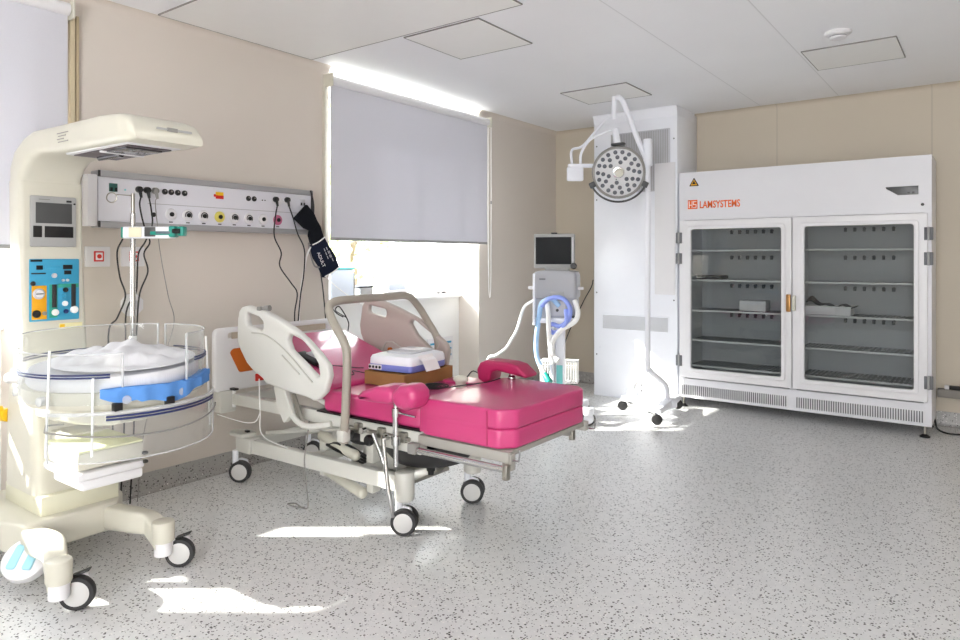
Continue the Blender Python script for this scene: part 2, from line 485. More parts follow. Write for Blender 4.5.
G().bx(XW, XW + .03, 1.600, 1.625, 1.38, 2.60, .004).build('guide_channel', plastic('guide_beige', '#cdbfa0', .5), tb)
G().bx(XW, XW + .022, 1.632, 1.647, 1.2, 2.60, .003).build('guide_channel', plastic('guide_brown', '#b9a98a', .5), tb)

# ------------------------------------------------------------------ ceiling fittings
def ceil_panel(x0, x1, y0, y1, label, name='ceiling_panel', gap=.0045):
    t = thing(name, label, 'ceiling panel', ((x0 + x1) / 2, (y0 + y1) / 2, H), group='ceiling panels')
    g = G(); z0, z1 = H - .0075, H
    g.bx(x0, x1, y0, y0 + gap, z0, z1).bx(x0, x1, y1 - gap, y1, z0, z1).bx(x0, x0 + gap, y0, y1, z0, z1).bx(x1 - gap, x1, y0, y1, z0, z1)
    g.build('joint', 'ceildark', t)
    G().bx(x0 + gap, x1 - gap, y0 + gap, y1 - gap, H - .006, H).build('cover', 'ceilpanel', t)
ceil_panel(-2.958, -2.372, 3.18, 3.76, 'square ceiling hatch nearest the window blind')
ceil_panel(-1.027, -.475, 4.99, 5.55, 'square ceiling hatch beside the smoke detector')
ceil_panel(-2.905, -2.31, 5.04, 5.55, 'square ceiling hatch above the surgical lamp')
ceil_panel(-3.80, -2.05, 2.05, 3.15, 'long flush ceiling panel near the window wall, over the foot of the warmer', name='ceiling_panel', gap=.005)
t = thing('smoke_detector', 'small white round smoke detector on the ceiling', 'smoke detector', (-.756, 4.70, H))
G().lathe([(.075, 0), (.075, -.012), (.062, -.022), (.05, -.026)], (-.756, 4.70, H)).build('base', 'white', t)
G().lathe([(.048, -.024), (.048, -.032)], (-.756, 4.70, H)).build('vent_ring', 'grille', t)
G().lathe([(.05, -.031), (.044, -.042), (.02, -.047), (.004, -.048)], (-.756, 4.70, H)).build('cover', 'white', t)

# ------------------------------------------------------------------ medical supply panel on the window wall
PX = -3.78
t = thing('medical_supply_panel', 'long grey wall panel with gas outlets and sockets above the bed', 'wall panel', (XW, 2.43, 1.5))
G().bx(XW, PX, 1.715, 3.13, 1.50, 1.795, .004).build('panel_body', 'headpanel', t)
G().bx(XW, PX + .012, 1.712, 3.135, 1.765, 1.80, .006).build('top_rail', 'alu', t)
G().bx(XW, PX + .012, 1.712, 3.135, 1.497, 1.53, .006).build('bottom_rail', 'alu', t)
G().bx(XW, PX + .004, 1.66, 1.711, 1.503, 1.775, .006).build('end_cover', 'white', t, label='white end cover')
for z in (1.766, 1.498): G().bx(PX + .005, PX + .014, 1.711, 1.722, z, z + .033, .002).build('end_cap', 'rubber', t, label='dark end cap')
G().bx(XW, PX + .006, 3.132, 3.142, 1.50, 1.80, .002).build('end_plate', 'rubber', t, label='dark end plate')
for y, dz in ((2.115, 0), (2.219, 1), (2.32, 2), (2.426, 3), (2.527, 4), (2.632, 5), (2.737, 6), (2.851, 7)):
    z = 1.585
    col = {3: 'yellowmark', 7: 'pinkmark'}.get(dz, 'white')
    o = G().lathe([(.034, 0), (.034, .004), (.03, .009), (.016, .01)], (PX, y, z), (1, 0, 0), 24).build('gas_outlet', col, t, label={3: 'yellow gas outlet', 7: 'pink gas outlet'}.get(dz, 'white gas outlet'))
    G().cyl((PX + .008, y, z), (PX + .016, y, z), .013, n=14).build('outlet_port', 'black', o)
    if dz in (1, 2, 4, 5): G().tube([(PX + .011, y + .02 * math.cos(a), z + .02 * math.sin(a)) for a in [R(-40 + 18 * q) for q in range(15)]], .0028, 6, 0).build('outlet_ring', 'rubber', o)
    G().bx(PX + .001, PX + .003, y - .011, y + .011, z - .047, z - .041).build('outlet_mark', 'rubber', o)
G().cyl((PX, 2.011, 1.578), (PX + .01, 2.011, 1.578), .013, n=14).build('earth_socket', 'black', t)
for y in (2.078, 2.116, 2.156, 2.198, 2.628, 2.670):
    o = G().lathe([(.0165, 0), (.0165, .006), (.012, .01), (.004, .01)], (PX, y, 1.712), (1, 0, 0), 16).build('earth_socket', 'rubber', t)
    G().cyl((PX + .008, y, 1.716), (PX + .0125, y, 1.716), .005, n=10).build('pin', 'steel', o)
for y in (1.926, 1.971, 2.017, 2.827, 2.871, 2.919):
    G().lathe([(.021, 0), (.021, .005), (.017, .006), (.015, .002), (.003, .002)], (PX, y, 1.712), (1, 0, 0), 20).build('power_socket', 'white', t)
for y in (2.732, 2.752): G().cyl((PX, y, 1.708), (PX + .004, y, 1.708), .004, n=8).build('indicator', 'rubber', t)
G().cyl((PX, 1.855, 1.705), (PX + .004, 1.855, 1.705), .005, n=10).build('indicator', 'tealpale', t)
for y in (1.791, 3.052):
    o = G().bx(PX, PX + .008, y - .022, y + .022, 1.69, 1.735, .003).build('data_port', 'gasgreen' if y < 2 else 'devgrey', t)
    for k in (-.012, .012): G().bx(PX + .006, PX + .011, y + k - .006, y + k + .006, 1.693, 1.712).build('jack', 'black', o)
G().bx(PX, PX + .002, 1.98, 3.12, 1.638, 1.641).build('joint_line', 'alu', t)
s = G().bx(PX, PX + .002, 2.40, 2.452, 1.716, 1.737).build('safety_sticker', 'yellow', t, label='yellow and red safety sticker')
G().bx(PX, PX + .003, 2.40, 2.452, 1.695, 1.716).build('red_band', 'red', s)
G().bx(PX + .002, PX + .004, 2.386, 2.398, 1.706, 1.722).build('mark', 'red', s)

def plug_cable(label, pts, plug_mat, r=.0045, wire='black', x=-3.735, plug=True):
    y, z = pts[0]
    t = thing('power_cable', label, 'cable', (x, pts[-1][0], pts[-1][1]), group='cables hanging from the wall panel')
    if plug:
        g = G(); g.cyl((PX + .003, y, z), (PX + .03, y, z), .019, .017, 18, .004)
        g.cyl((PX + .02, y, z), (PX + .028, y + .004, z - .045), .011, .007, 12)
        g.build('plug', plug_mat, t)
    P = [(PX + .026, y + .003, z - .04)] if plug else []
    P += [(x, a, b) for a, b in (pts[1:] if plug else pts)]
    G().tube(P, r, 8, 6).build('wire', wire, t)
    return t
plug_cable('black power cable in the leftmost plug of the wall panel, running down behind the warmer', [(1.926, 1.712), (1.913, 1.62), (1.936, 1.514), (1.969, 1.425), (1.936, 1.358), (1.958, 1.261), (1.913, 1.143), (1.898, .981), (1.891, .80), (1.88, .4), (1.86, .008)], 'black')
plug_cable('black power cable in the second plug from the left on the wall panel', [(1.971, 1.712), (1.969, 1.60), (1.974, 1.516), (1.936, 1.425), (1.898, 1.358), (1.891, 1.232), (1.883, 1.144), (1.832, 1.044), (1.829, .80), (1.82, .4), (1.80, .008)], 'black', x=-3.72)
plug_cable('thin grey cable with grey plug on the wall panel', [(2.017, 1.712), (2.0, 1.64), (2.012, 1.517), (2.028, 1.366), (2.075, 1.121), (2.11, .979), (2.06, .8), (1.94, .4), (1.9, .008)], 'graywire', .0025, 'graywire')
plug_cable('black cable with a plug over the pink gas outlet', [(2.827, 1.719), (2.80, 1.6), (2.792, 1.476), (2.846, 1.371), (2.835, 1.282), (2.922, 1.173), (2.975, 1.099), (2.955, .973), (2.955, .85)], 'black')
plug_cable('black cable plugged in at the right end of the wall panel beside the cuff', [(2.919, 1.722), (2.93, 1.60), (2.966, 1.499), (3.023, 1.391), (3.018, 1.226), (2.99, 1.081), (2.97, .9)], 'black', x=-3.72)

# blood pressure cuff hanging at the end of the panel
t = thing('blood_pressure_cuff', 'black blood pressure cuff hanging from the end of the wall panel', 'blood pressure cuff', (-3.745, 3.15, 1.23))
def quad(pts, x, th, name, mat, bev=.006, fil=.012, parent=None, lab=None):
    return G().prism([(p[0], p[1]) for p in pts], (x, 0, 0), (0, 1, 0), (0, 0, 1), th, bev=bev, fil=fil).build(name, mat, parent, label=lab)
quad([(3.051, 1.70), (3.118, 1.635), (3.15, 1.575), (3.10, 1.515), (3.03, 1.535), (2.945, 1.60)], -3.735, .022, 'cuff_flap', 'cuff', parent=t)
quad([(3.10, 1.62), (3.14, 1.60), (3.175, 1.555), (3.205, 1.475), (3.095, 1.425), (3.075, 1.49), (3.085, 1.54)], -3.742, .026, 'cuff_fold', 'cuff', parent=t)
body = quad([(3.205, 1.48), (3.245, 1.42), (3.30, 1.36), (3.345, 1.265), (3.205, 1.195), (3.165, 1.28), (3.09, 1.37), (3.098, 1.425)], -3.742, .034, 'cuff_sleeve', 'cuffnavy', parent=t)
G().tube([(-3.722, 3.095, 1.425), (-3.722, 3.15, 1.447), (-3.722, 3.205, 1.482)], .004, 6, 4).build('white_trim', 'whitetube', body)
G().tube([(-3.724, 3.205, 1.205), (-3.722, 3.28, 1.238), (-3.724, 3.343, 1.275)], .004, 6, 4).build('white_trim', 'whitetube', body)
d = V((0, .09, -.17)).normalized(); n_ = V((0, .17, .09)).normalized()
G().text('ADULT', (-3.7245, 3.135, 1.37), d, n_, .036, .002).build('lettering', 'paper', body)
for k, (a, b) in enumerate(((3.195, 1.40), (3.215, 1.41), (3.24, 1.385))):
    g = G()
    for q in range(3): p = V((-3.724, a, b)) + d * (.03 * q); g.prism([(0, 0), (.022, 0), (.022, .005), (0, .005)], p, d, n_, .002)
    g.build('small_print', 'devgrey', body)
G().tube([(-3.75, 3.085, 1.44), (-3.74, 3.085, 1.38), (-3.735, 3.12, 1.285), (-3.74, 3.17, 1.27)], .006, 8).build('air_hose', 'graywire', t)
G().tube([(-3.75, 3.19, 1.23), (-3.74, 3.20, 1.12), (-3.74, 3.215, 1.0), (-3.74, 3.23, .86)], .0045, 8).build('air_hose', 'rubber', t)
G().tube([(-3.76, 3.11, 1.80), (-3.755, 3.13, 1.70), (-3.755, 3.125, 1.58)], .006, 8).build('hanging_strap', 'rubber', t)
tag = G().tube([(-3.74, 3.21, 1.22), (-3.70, 3.274, 1.144), (-3.62, 3.337, 1.065), (-3.3, 3.25, .98)], .003, 8)
tag.build('tube_line', 'whitetube', t)
G().tube([(-3.738, 3.09, 1.41), (-3.738, 3.05, 1.32), (-3.738, 3.0, 1.06), (-3.738, 2.99, .85)], .006, 8).build('air_hose', 'whitetube', t, label='white air hose')

# wall call plates and junction cover
def call_plate(y, label):
    t = thing('call_button_plate', label, 'wall switch', (XW, y, 1.293), group='red call plates on the wall')
    G().bx(XW - .004, XW + .012, y - .066, y + .066, 1.288, 1.397, .005).build('plate', 'white', t)
    b = G().bx(XW + .011, XW + .017, y - .022, y + .03, 1.316, 1.372, .003).build('button', 'red', t, label='red button')
    G().bx(XW + .016, XW + .019, y - .014, y + .022, 1.324, 1.364, .002).build('button_face', 'paper', b)
    G().cyl((XW + .018, y + .004, 1.344), (XW + .0215, y + .004, 1.344), .012, n=14).build('button_dot', 'red', b)
call_plate(1.745, 'white call plate with red button beside the warmer column')
call_plate(1.935, 'white call plate with red button behind the infusion pole')
t = thing('socket_cover', 'white octagonal socket cover low on the wall behind the infusion pole', 'socket', (XW, 1.928, 1.0))
G().prism([(.066 * math.cos(R(22.5 + 45 * k)), .066 * math.sin(R(22.5 + 45 * k))) for k in range(8)], (XW + .009, 1.928, 1.073), (0, 1, 0), (0, 0, 1), .018, bev=.004).build('plate', 'white', t)
G().lathe([(.03, 0), (.03, .014), (.02, .02), (.004, .02)], (XW + .016, 1.928, 1.073), (1, 0, 0), 20).build('cap', 'devgrey', t)

# ------------------------------------------------------------------ castors
def castor(parent, p, r, w, yaw, stem_top, cover='white', tyre='rubber', hub='hub', brake=None, twin=False, stem_r=.018):
    """wheel touches z=0 under p=(x,y); axle points along yaw"""
    x, y = p
    ax = V((math.cos(yaw), math.sin(yaw), 0)); tr = V((-ax.y, ax.x, 0))
    cz = V((x, y, r))
    g = G()
    st = V((x, y, 0)) - tr * (r * .45)
    g.cyl((st.x, st.y, r * 1.55), (st.x, st.y, stem_top), stem_r, n=16)
    hw = w * (.5 if not twin else .14)
    prof = [(-.62 * r, r * 1.35), (-.75 * r, r * 1.95), (-.1 * r, r * 2.12), (.5 * r, r * 1.95), (.62 * r, r * 1.25), (.2 * r, r * .85), (-.2 * r, r * .85)]
    co_ = V((x, y, 0)) - (V((0, 0, 0)) if twin else ax * (w * .72))
    g.prism([(a, b) for a, b in prof], co_, tr, (0, 0, 1), hw * 2 * 1.1 if twin else w * .45, bev=.004, fil=r * .25)
    if not twin: g.cyl(cz - ax * (w * .8), cz + ax * (w * .5), r * .2, n=12)
    f = g.build('castor', cover, parent)
    offs = (-w * .36, w * .36) if twin else (0,)
    ww = w * .5 if twin else w
    for o_ in offs:
        c = cz + ax * o_
        pr = [(r * .74, -ww / 2), (r * .95, -ww / 2), (r, -ww * .3), (r, ww * .3), (r * .95, ww / 2), (r * .74, ww / 2)]
        wl = G().lathe(pr, c, ax, 32).build('wheel', tyre, f, label='dark castor tyre')
        G().lathe([(r * .05, -ww * .58), (r * .6, -ww * .58), (r * .76, -ww * .48), (r * .76, ww * .48), (r * .6, ww * .58), (r * .05, ww * .58)], c, ax, 32).build('hub', hub, f, label='grey castor hub')
    if brake:
        g = G(); a = st + V((0, 0, r * 1.95))
        b = a + tr * (-brake * r * 1.0) + V((0, 0, r * .35))
        dirn = (b - a).normalized()
        rot = Matrix((( dirn.x, ax.x, 0), (dirn.y, ax.y, 0), (dirn.z, 0, 1))).to_3x3()
        g.box((a + b) / 2 + dirn * .012, ((b - a).length, w * .9, .008), .003, rot=rot)
        g.build('brake_pedal', 'black', f, label='black brake pedal')
    return f

# ------------------------------------------------------------------ radiant infant warmer
t = thing('infant_warmer', 'cream infant warmer on castors with overhead heater at the left', 'infant warmer', (-3.2, 1.36, 0))
def loft(secs, name, mat, parent, cr=.03, label=None, angle=50):
    """secs: (outer (x,z), inner (x,z), y0, y1) rounded rectangular sections"""
    g = G(); rings = []
    for (xo, zo), (xi, zi), y0, y1 in secs:
        L_ = math.hypot(xo - xi, zo - zi); r = min(cr, L_ * .4, (y1 - y0) * .4)
        ring = []
        for a, b in rrect(0, L_, y0, y1, r, 4):
            k = a / L_
            ring.append((xi + (xo - xi) * k, b, zi + (zo - zi) * k))
        rings.append(ring)
    return g.rings(rings).build(name, mat, parent, label=label, angle=angle)
loft([((-3.525, 1.675), (-3.40, 1.675), 1.212, 1.475), ((-3.52, 1.74), (-3.39, 1.70), 1.212, 1.475), ((-3.48, 1.81), (-3.36, 1.735), 1.214, 1.476),
      ((-3.40, 1.862), (-3.33, 1.765), 1.22, 1.485), ((-3.33, 1.888), (-3.27, 1.785), 1.232, 1.50), ((-3.13, 1.89), (-3.13, 1.776), 1.245, 1.52),
      ((-2.75, 1.888), (-2.75, 1.772), 1.247, 1.54), ((-2.62, 1.88), (-2.62, 1.77), 1.25, 1.545), ((-2.56, 1.86), (-2.54, 1.772), 1.258, 1.548), ((-2.525, 1.815), (-2.52, 1.776), 1.275, 1.545)],
     'heater_hood', 'cream', t, .035)
h = G().bx(-3.12, -2.60, 1.285, 1.50, 1.768, 1.785, .004).build('heater_frame', 'white', t)
G().bx(-3.09, -2.64, 1.305, 1.48, 1.764, 1.772).build('heater_opening', 'purple', h, label='dark heater opening')
G().cyl((-3.05, 1.39, 1.760), (-2.86, 1.39, 1.760), .012, n=12).build('heater_tube', 'reflect', h)
G().bx(-2.84, -2.68, 1.32, 1.465, 1.758, 1.766, .003).build('lamp_lens', 'reflect', h, label='mirrored lamp lens')
G().bx(-2.868, -2.852, 1.305, 1.48, 1.757, 1.77, .002).build('divider', 'white', h)
g = G()
for k in range(4): g.bx(-3.10 + .01 * (k % 2), -3.0 - .02 * (k % 3), 1.2425, 1.2445, 1.846 - .012 * k, 1.849 - .012 * k)
g.build('warning_print', 'graywire', t)
mk = G().bx(-2.532, -2.525, 1.36, 1.50, 1.822, 1.830); mk.build('maker_plate', 'bezel', t)
G().bx(-2.53, -2.523, 1.40, 1.44, 1.819, 1.833).build('maker_mark', 'graywire', t)
# column
g = G()
secs = []
for z, y0, y1, x0, x1 in ((1.676, 1.212, 1.475, -3.525, -3.40), (1.4, 1.216, 1.478, -3.525, -3.40), (1.1, 1.224, 1.488, -3.525, -3.398), (.86, 1.228, 1.498, -3.525, -3.395), (.84, 1.228, 1.498, -3.525, -3.395)):
    secs.append([(a, b, z) for a, b in rrect(x0, x1, y0, y1, .02, 3)])
g.rings(secs).build('column', 'cream', t)
g = G(); secs = []
for z, y0, y1, x0, x1 in ((.84, 1.215, 1.50, -3.54, -3.30), (.7, 1.205, 1.50, -3.54, -3.25), (.5, 1.20, 1.50, -3.54, -3.22), (.335, 1.20, 1.52, -3.54, -3.20)):
    secs.append([(a, b, z) for a, b in rrect(x0, x1, y0, y1, .05, 5)])
g.rings(secs).build('pillar', 'cream', t)
G().bx(-3.55, -3.17, 1.21, 1.53, .25, .338, .008).build('plinth', plastic('plinth_cream', '#d9d7c0', .45), t)
fx = -3.40
mon = G().bx(fx - .004, fx + .012, 1.252, 1.442, 1.385, 1.612, .006).build('monitor', 'bezel', t, label='grey monitor with dark screens')
G().bx(fx + .010, fx + .0135, 1.272, 1.422, 1.49, 1.582, .002).build('display', 'screengrey', mon)
G().bx(fx + .010, fx + .0135, 1.262, 1.298, 1.427, 1.478, .002).build('display', 'black', mon)
G().bx(fx + .010, fx + .0135, 1.308, 1.428, 1.427, 1.478, .002).build('display', 'black', mon)
G().bx(fx + .010, fx + .0135, 1.285, 1.33, 1.594, 1.598).build('lettering_bar', 'graywire', mon)
G().bx(fx + .010, fx + .0135, 1.398, 1.42, 1.588, 1.597, .001).build('button', 'rubber', mon)
G().cyl((fx + .01, 1.432, 1.582), (fx + .015, 1.432, 1.582), .0045, n=10).build('button', 'black', mon)
cp = G().bx(fx - .004, fx + .008, 1.250, 1.456, 1.053, 1.331, .005).build('control_panel', 'panelblue', t, label='blue control panel with yellow and green fields')
def cpq(y0, y1, z0, z1, mat, name, d=.0095): return G().bx(fx + .006, fx + d, y0, y1, z0, z1, .001).build(name, mat, cp)
cpq(1.258, 1.318, 1.062, 1.212, 'panelyellow', 'yellow_field')
cpq(1.328, 1.362, 1.066, 1.216, 'panelgreen', 'green_field'); cpq(1.365, 1.452, 1.20, 1.218, 'panelgreen', 'green_field')
cpq(1.253, 1.30, 1.318, 1.328, 'screen', 'dark_band', .0098)
cpq(1.276, 1.302, 1.283, 1.302, 'black', 'readout', .011); cpq(1.385, 1.425, 1.284, 1.304, 'black', 'readout', .011); cpq(1.39, 1.42, 1.26, 1.278, 'black', 'readout', .011)
cpq(1.312, 1.372, 1.286, 1.300, 'panelblue', 'key_row', .011)
cpq(1.256, 1.314, 1.263, 1.269, 'rubber', 'slider', .011)
cpq(1.339, 1.357, 1.112, 1.216, 'rubber', 'flow_tube', .014); cpq(1.42, 1.438, 1.112, 1.216, 'rubber', 'flow_tube', .014)
for y, z, r, m in ((1.285, 1.176, .024, 'devgrey'), (1.276, 1.087, .017, 'black'), (1.308, 1.088, .009, 'graywire'), (1.352, 1.09, .015, 'whitetube'), (1.393, 1.128, .012, 'whitetube'), (1.432, 1.098, .017, 'whitetube'), (1.395, 1.19, .011, 'black'), (1.388, 1.162, .009, 'panelblue'), (1.397, 1.092, .010, 'navy'), (1.262, 1.222, .01, 'rubber'), (1.348, 1.256, .011, 'devgrey'), (1.385, 1.234, .006, 'devgrey'), (1.403, 1.234, .006, 'devgrey')):
    k = G().lathe([(r, 0), (r, .008), (r * .8, .013), (.002, .013)], (fx + .007, y, z), (1, 0, 0), 20).build('knob', m, cp)
G().lathe([(.016, .0), (.016, .002), (.002, .002)], (fx + .02, 1.285, 1.176), (1, 0, 0), 20).build('dial_face', 'white', cp)
G().bx(fx + .022, fx + .0235, 1.27, 1.30, 1.174, 1.178).build('dial_needle', 'black', cp)
st_ = G().bx(fx - .002, fx + .004, 1.37, 1.47, 1.012, 1.038, .001).build('sticker', plastic('sticker_cream', '#e6dfae', .6), t, label='yellow sticker')
G().bx(fx + .003, fx + .0055, 1.374, 1.394, 1.016, 1.034).build('sticker_sign', 'yellow', st_)
# base
g = G()
g.prism([(-3.70, 1.13), (-3.24, 1.09), (-3.12, 1.135), (-3.12, 1.50), (-3.24, 1.58), (-3.70, 1.58)], (0, 0, .195), (1, 0, 0), (0, 1, 0), .125, bev=.014, fil=.03)
g.build('base', 'cream', t)
for (p0, p1, p2, p3) in (((-3.13, 1.16), (-2.95, 1.165), (-2.84, 1.135), (-2.79, 1.125)), ((-3.15, 1.475), (-2.98, 1.50), (-2.92, 1.545), (-2.84, 1.555))):
    g = G(); P = spline([V((*p0, .19)), V((*p1, .205)), V((*p2, .20)), V((*p3, .185))], 6)
    rings = []
    for i, p in enumerate(P):
        tt = (P[min(i + 1, len(P) - 1)] - P[max(i - 1, 0)]); tt.z = 0; tt.normalize(); w = V((-tt.y, tt.x, 0))
        hh = .05 - .008 * i / len(P); ww = .04
        dz = -.05 * (i / (len(P) - 1)) ** 3
        rings.append([p + w * a + V((0, 0, b + dz)) for a, b in rrect(-ww, ww, -hh, hh, .018, 3)])
    g.rings(rings)
    e = P[-1]
    g.cyl((e.x, e.y, .125), (e.x, e.y, .215), .046, n=24, bev=.01)
    lg = g.build('leg', 'cream', t)
    G().cyl((e.x, e.y, .07), (e.x, e.y, .127), .036, n=20).build('leg_socket', 'white', t)
castor(t, (-2.79, 1.19), .064, .034, R(-42), .13, 'white', brake=-1.0)
castor(t, (-2.82, 1.62), .062, .034, R(-48), .13, 'white', brake=-1.0)
castor(t, (-3.64, 1.19), .066, .034, R(-60), .16, 'white'); castor(t, (-3.52, 1.64), .066, .034, R(-60), .16, 'white', brake=-1.)
g = G(); g.lathe([(.078, -.02), (.086, .0), (.084, .03), (.06, .045), (.004, .048)], (-3.10, 1.135, .12), V((.55, -.55, .75)), 32)
pd = g.build('foot_pedal', 'white', t)
ax_ = V((.55, -.55, .75)).normalized(); rr_ = V((.803, .596, 0)); rr_ = (rr_ - ax_ * rr_.dot(ax_)).normalized(); uu = ax_.cross(rr_)
for s in (-.03, .03):
    G().prism([(-.018, -.05), (.018, -.05), (.022, .04), (-.01, .05)], V((-3.10, 1.135, .12)) + ax_ * .048 + rr_ * s, rr_, uu, .014, bev=.005, fil=.012).build('pedal', 'paleblue', pd, label='pale blue pedal')
G().bx(-3.3, -3.12, 1.12, 1.18, .10, .15, .012).build('pedal_arm', 'white', t)
# support arm and bassinet
BC = V((-2.875, 1.375, 0)); BR = .335
g = G()
g.rings([[(x, y, z) for (y, z) in rrect(1.375 - w, 1.375 + w, z0, z1, .02, 3)] for x, w, z0, z1 in ((-3.30, .155, .655, .81), (-3.05, .15, .665, .80), (-2.85, .145, .68, .79), (-2.68, .13, .70, .785), (-2.62, .11, .715, .78))])
g.build('support_arm', 'cream', t)
G().bx(-3.305, -3.295, 1.21, 1.54, .65, .815).build('arm_joint', 'rubber', t)
def ell(k, n=56, sx=1., sy=1.):
    return [(BC.x + BR * k * sx * math.cos(2 * PI * i / n), BC.y + BR * k * sy * math.sin(2 * PI * i / n)) for i in range(n)]
g = G()
g.rings([[(x, y, z) for x, y in ell(k)] for k, z in ((.80, .775), (.93, .778), (.965, .80), (.975, .835), (.97, .842), (.90, .842))])
g.build('tray', 'cream', t)
# clear side walls
def wall_arc(a0, a1, z0, z1, k=1.0, tilt=0.):
    g = G(); n = max(6, int(abs(a1 - a0) / .09))
    g.surf(lambda u, v: (BC.x + BR * (k + tilt * v) * math.cos(a0 + (a1 - a0) * u), BC.y + BR * (k + tilt * v) * math.sin(a0 + (a1 - a0) * u), z0 + (z1 - z0) * v), n, 3, .006)
    return g
for i, (a0, a1, z0, z1) in enumerate(((R(22), R(118), .80, 1.035), (R(124), R(236), .80, 1.035), (R(242), R(338), .80, .985))):
    w = wall_arc(a0, a1, z0, z1).build('side_wall', 'acrylic', t, label='clear acrylic side wall')
    e = G()
    top = [(BC.x + BR * math.cos(a0 + (a1 - a0) * q / 20), BC.y + BR * math.sin(a0 + (a1 - a0) * q / 20), z1) for q in range(21)]
    e.tube(top, .003, 6, 0)
    for a in (a0, a1): e.tube([(BC.x + BR * math.cos(a), BC.y + BR * math.sin(a), z0), (BC.x + BR * math.cos(a), BC.y + BR * math.sin(a), z1)], .005, 6, 0)
    e.build('wall_edge', 'acrylicedge', w)
    zs = z0 + (.125 if i < 2 else .10)
    st_ = G()
    b0, b1 = a0 + .15, a1 - .12
    for dz in (0, .010): st_.tube([(BC.x + (BR + .004) * math.cos(b0 + (b1 - b0) * q / 18), BC.y + (BR + .004) * math.sin(b0 + (b1 - b0) * q / 18), zs + dz) for q in range(19)], .0035, 6, 0)
    st_.build('blue_stripe', 'navy', w, label='navy double stripe')
# folded-down front wall
a0, a1 = R(-62), R(58)
w = wall_arc(a0, a1, .60, .775, 1.10).build('folded_wall', 'acrylic', t, label='clear front wall folded down')
e = G()
P = lambda a, z, k=1.10: (BC.x + BR * k * math.cos(a), BC.y + BR * k * math.sin(a), z)
e.tube([P(a0 + (a1 - a0) * q / 20, .775) for q in range(21)], .007, 8, 0); e.tube([P(a0 + (a1 - a0) * q / 20, .60) for q in range(21)], .003, 6, 0)
for a in (a0, a1): e.tube([P(a, .60), P(a, .775)], .004, 6, 0)
e.build('wall_edge', 'acrylicedge', w)
g = G()
for dz in (0, .011): g.tube([P(a0 + .55 + (a1 - a0 - .75) * q / 18, .752 + dz, 1.115) for q in range(19)], .004, 6, 0)
g.build('blue_stripe', 'navy', w, label='navy double stripe')
g = G(); g.tube([P(a0 + (a1 - a0) * q / 20, .715 - .03 * math.sin(PI * q / 20), 1.13) for q in range(21)], .0035, 8, 0)
g.tube([P(a0, .715, 1.13), P(a0 - .03, .735, 1.08), P(a0 + .15, .74, 1.06)], .0035, 8, 0)
g.build('retaining_wire', 'graywire', t)
for a in (R(-70), R(-20), R(15), R(62), R(110), R(-120)):
    k = G().cyl(P(a, .815, .97), P(a, .815, 1.06), .017, n=16, bev=.004).build('hinge_knob', 'acrylicedge', t)
for a in (R(-64), R(-38), R(60)):
    G().cyl(P(a, .62, 1.07), P(a, 1.0 if a != R(-38) else .9, 1.02), .0045, n=10).build('corner_rod', 'whitetube', t)
G().cyl((-3.32, 1.14, .83), (-3.22, 1.19, .83), .022, n=16, bev=.004).build('tilt_handle', 'hub', t)
for a in (R(-25), R(5)): G().box(P(a, .79, 1.06), (.03, .03, .035), .004).build('latch', 'black', t)
# drawers under the tray
dr = G().bx(-3.09, -2.80, 1.195, 1.452, .515, .583, .012).build('drawer', 'cream', t)
G().bx(-3.1, -2.80, 1.20, 1.447, .583, .59).build('drawer_lid', plastic('lid_cream', '#e4e6b8', .5), dr)
d2 = G().bx(-3.10, -2.79, 1.19, 1.45, .478, .508, .008).bx(-3.06, -2.80, 1.21, 1.45, .435, .478, .012).build('drawer', 'white', t)
for z in (.50, .535): G().box((-2.793, 1.452, z), (.02, .02, .012), .003).build('drawer_stop', 'black', t)
G().bx(-3.24, -3.08, 1.27, 1.42, .44, .60, .01).build('drawer_bracket', 'cream', t)
# infusion pole clamped to the warmer
g = G(); g.cyl((-3.315, 1.665, .70), (-3.315, 1.665, 1.55), .0125, n=16)
pole = g.build('infusion_pole', 'chrome', t, label='steel infusion pole')
G().cyl((-3.315, 1.665, 1.50), (-3.315, 1.665, 1.645), .0085, n=12).build('pole_top', 'steel', pole)
G().cyl((-3.315, 1.665, .70), (-3.315, 1.665, .96), .017, n=16).build('pole_sleeve', 'whitetube', pole)
g = G(); g.tube([(-3.315, 1.665, 1.635), (-3.345, 1.645, 1.638), (-3.38, 1.62, 1.64)], .003, 8)
rc = V((-3.40, 1.605, 1.626)); g.tube([rc + V((.803, .596, 0)) * (.024 * math.cos(a)) + V((0, 0, .024 * math.sin(a))) for a in [2 * PI * q / 20 for q in range(20)]], .003, 6, 0, True)
g.build('hook', 'steel', pole)
G().tube([(-3.315, 1.665, .73), (-3.30, 1.58, .735), (-3.2, 1.45, .74)], .016, 10).build('pole_bracket', 'cream', pole)

# syringe pump on the pole
rv = V((.803, .596, 0)); fv = V((.596, -.803, 0))       # to the right / towards the camera as seen from the room
def fr(o, yaw=None):
    m = Matrix(((rv.x, -fv.x, 0, o[0]), (rv.y, -fv.y, 0, o[1]), (0, 0, 1, o[2]), (0, 0, 0, 1)))
    return m                                             # local x = right, y = away, z = up
po = V((-3.315, 1.665, 1.425)) + fv * .045 + rv * .02
t = thing('syringe_pump', 'white and teal syringe pump clamped on the infusion pole', 'syringe pump', tuple(po))
m = fr(po)
G(m).box((.08, 0, .03), (.235, .06, .056), .008).build('housing', 'whitem', t)
G(m).box((.028, -.03, .031), (.06, .008, .046), .003).build('label_plate', plastic('label_cream', '#e9e4c8', .5), t)
G(m).box((-.034, 0, .03), (.012, .06, .05), .003).build('end_cap', 'teal', t)
G(m).box((.098, -.03, .033), (.05, .012, .045), .003).build('display', 'screengrey', t)
G(m).box((.16, -.028, .027), (.12, .02, .018), .004).build('syringe_bed', 'teal', t)
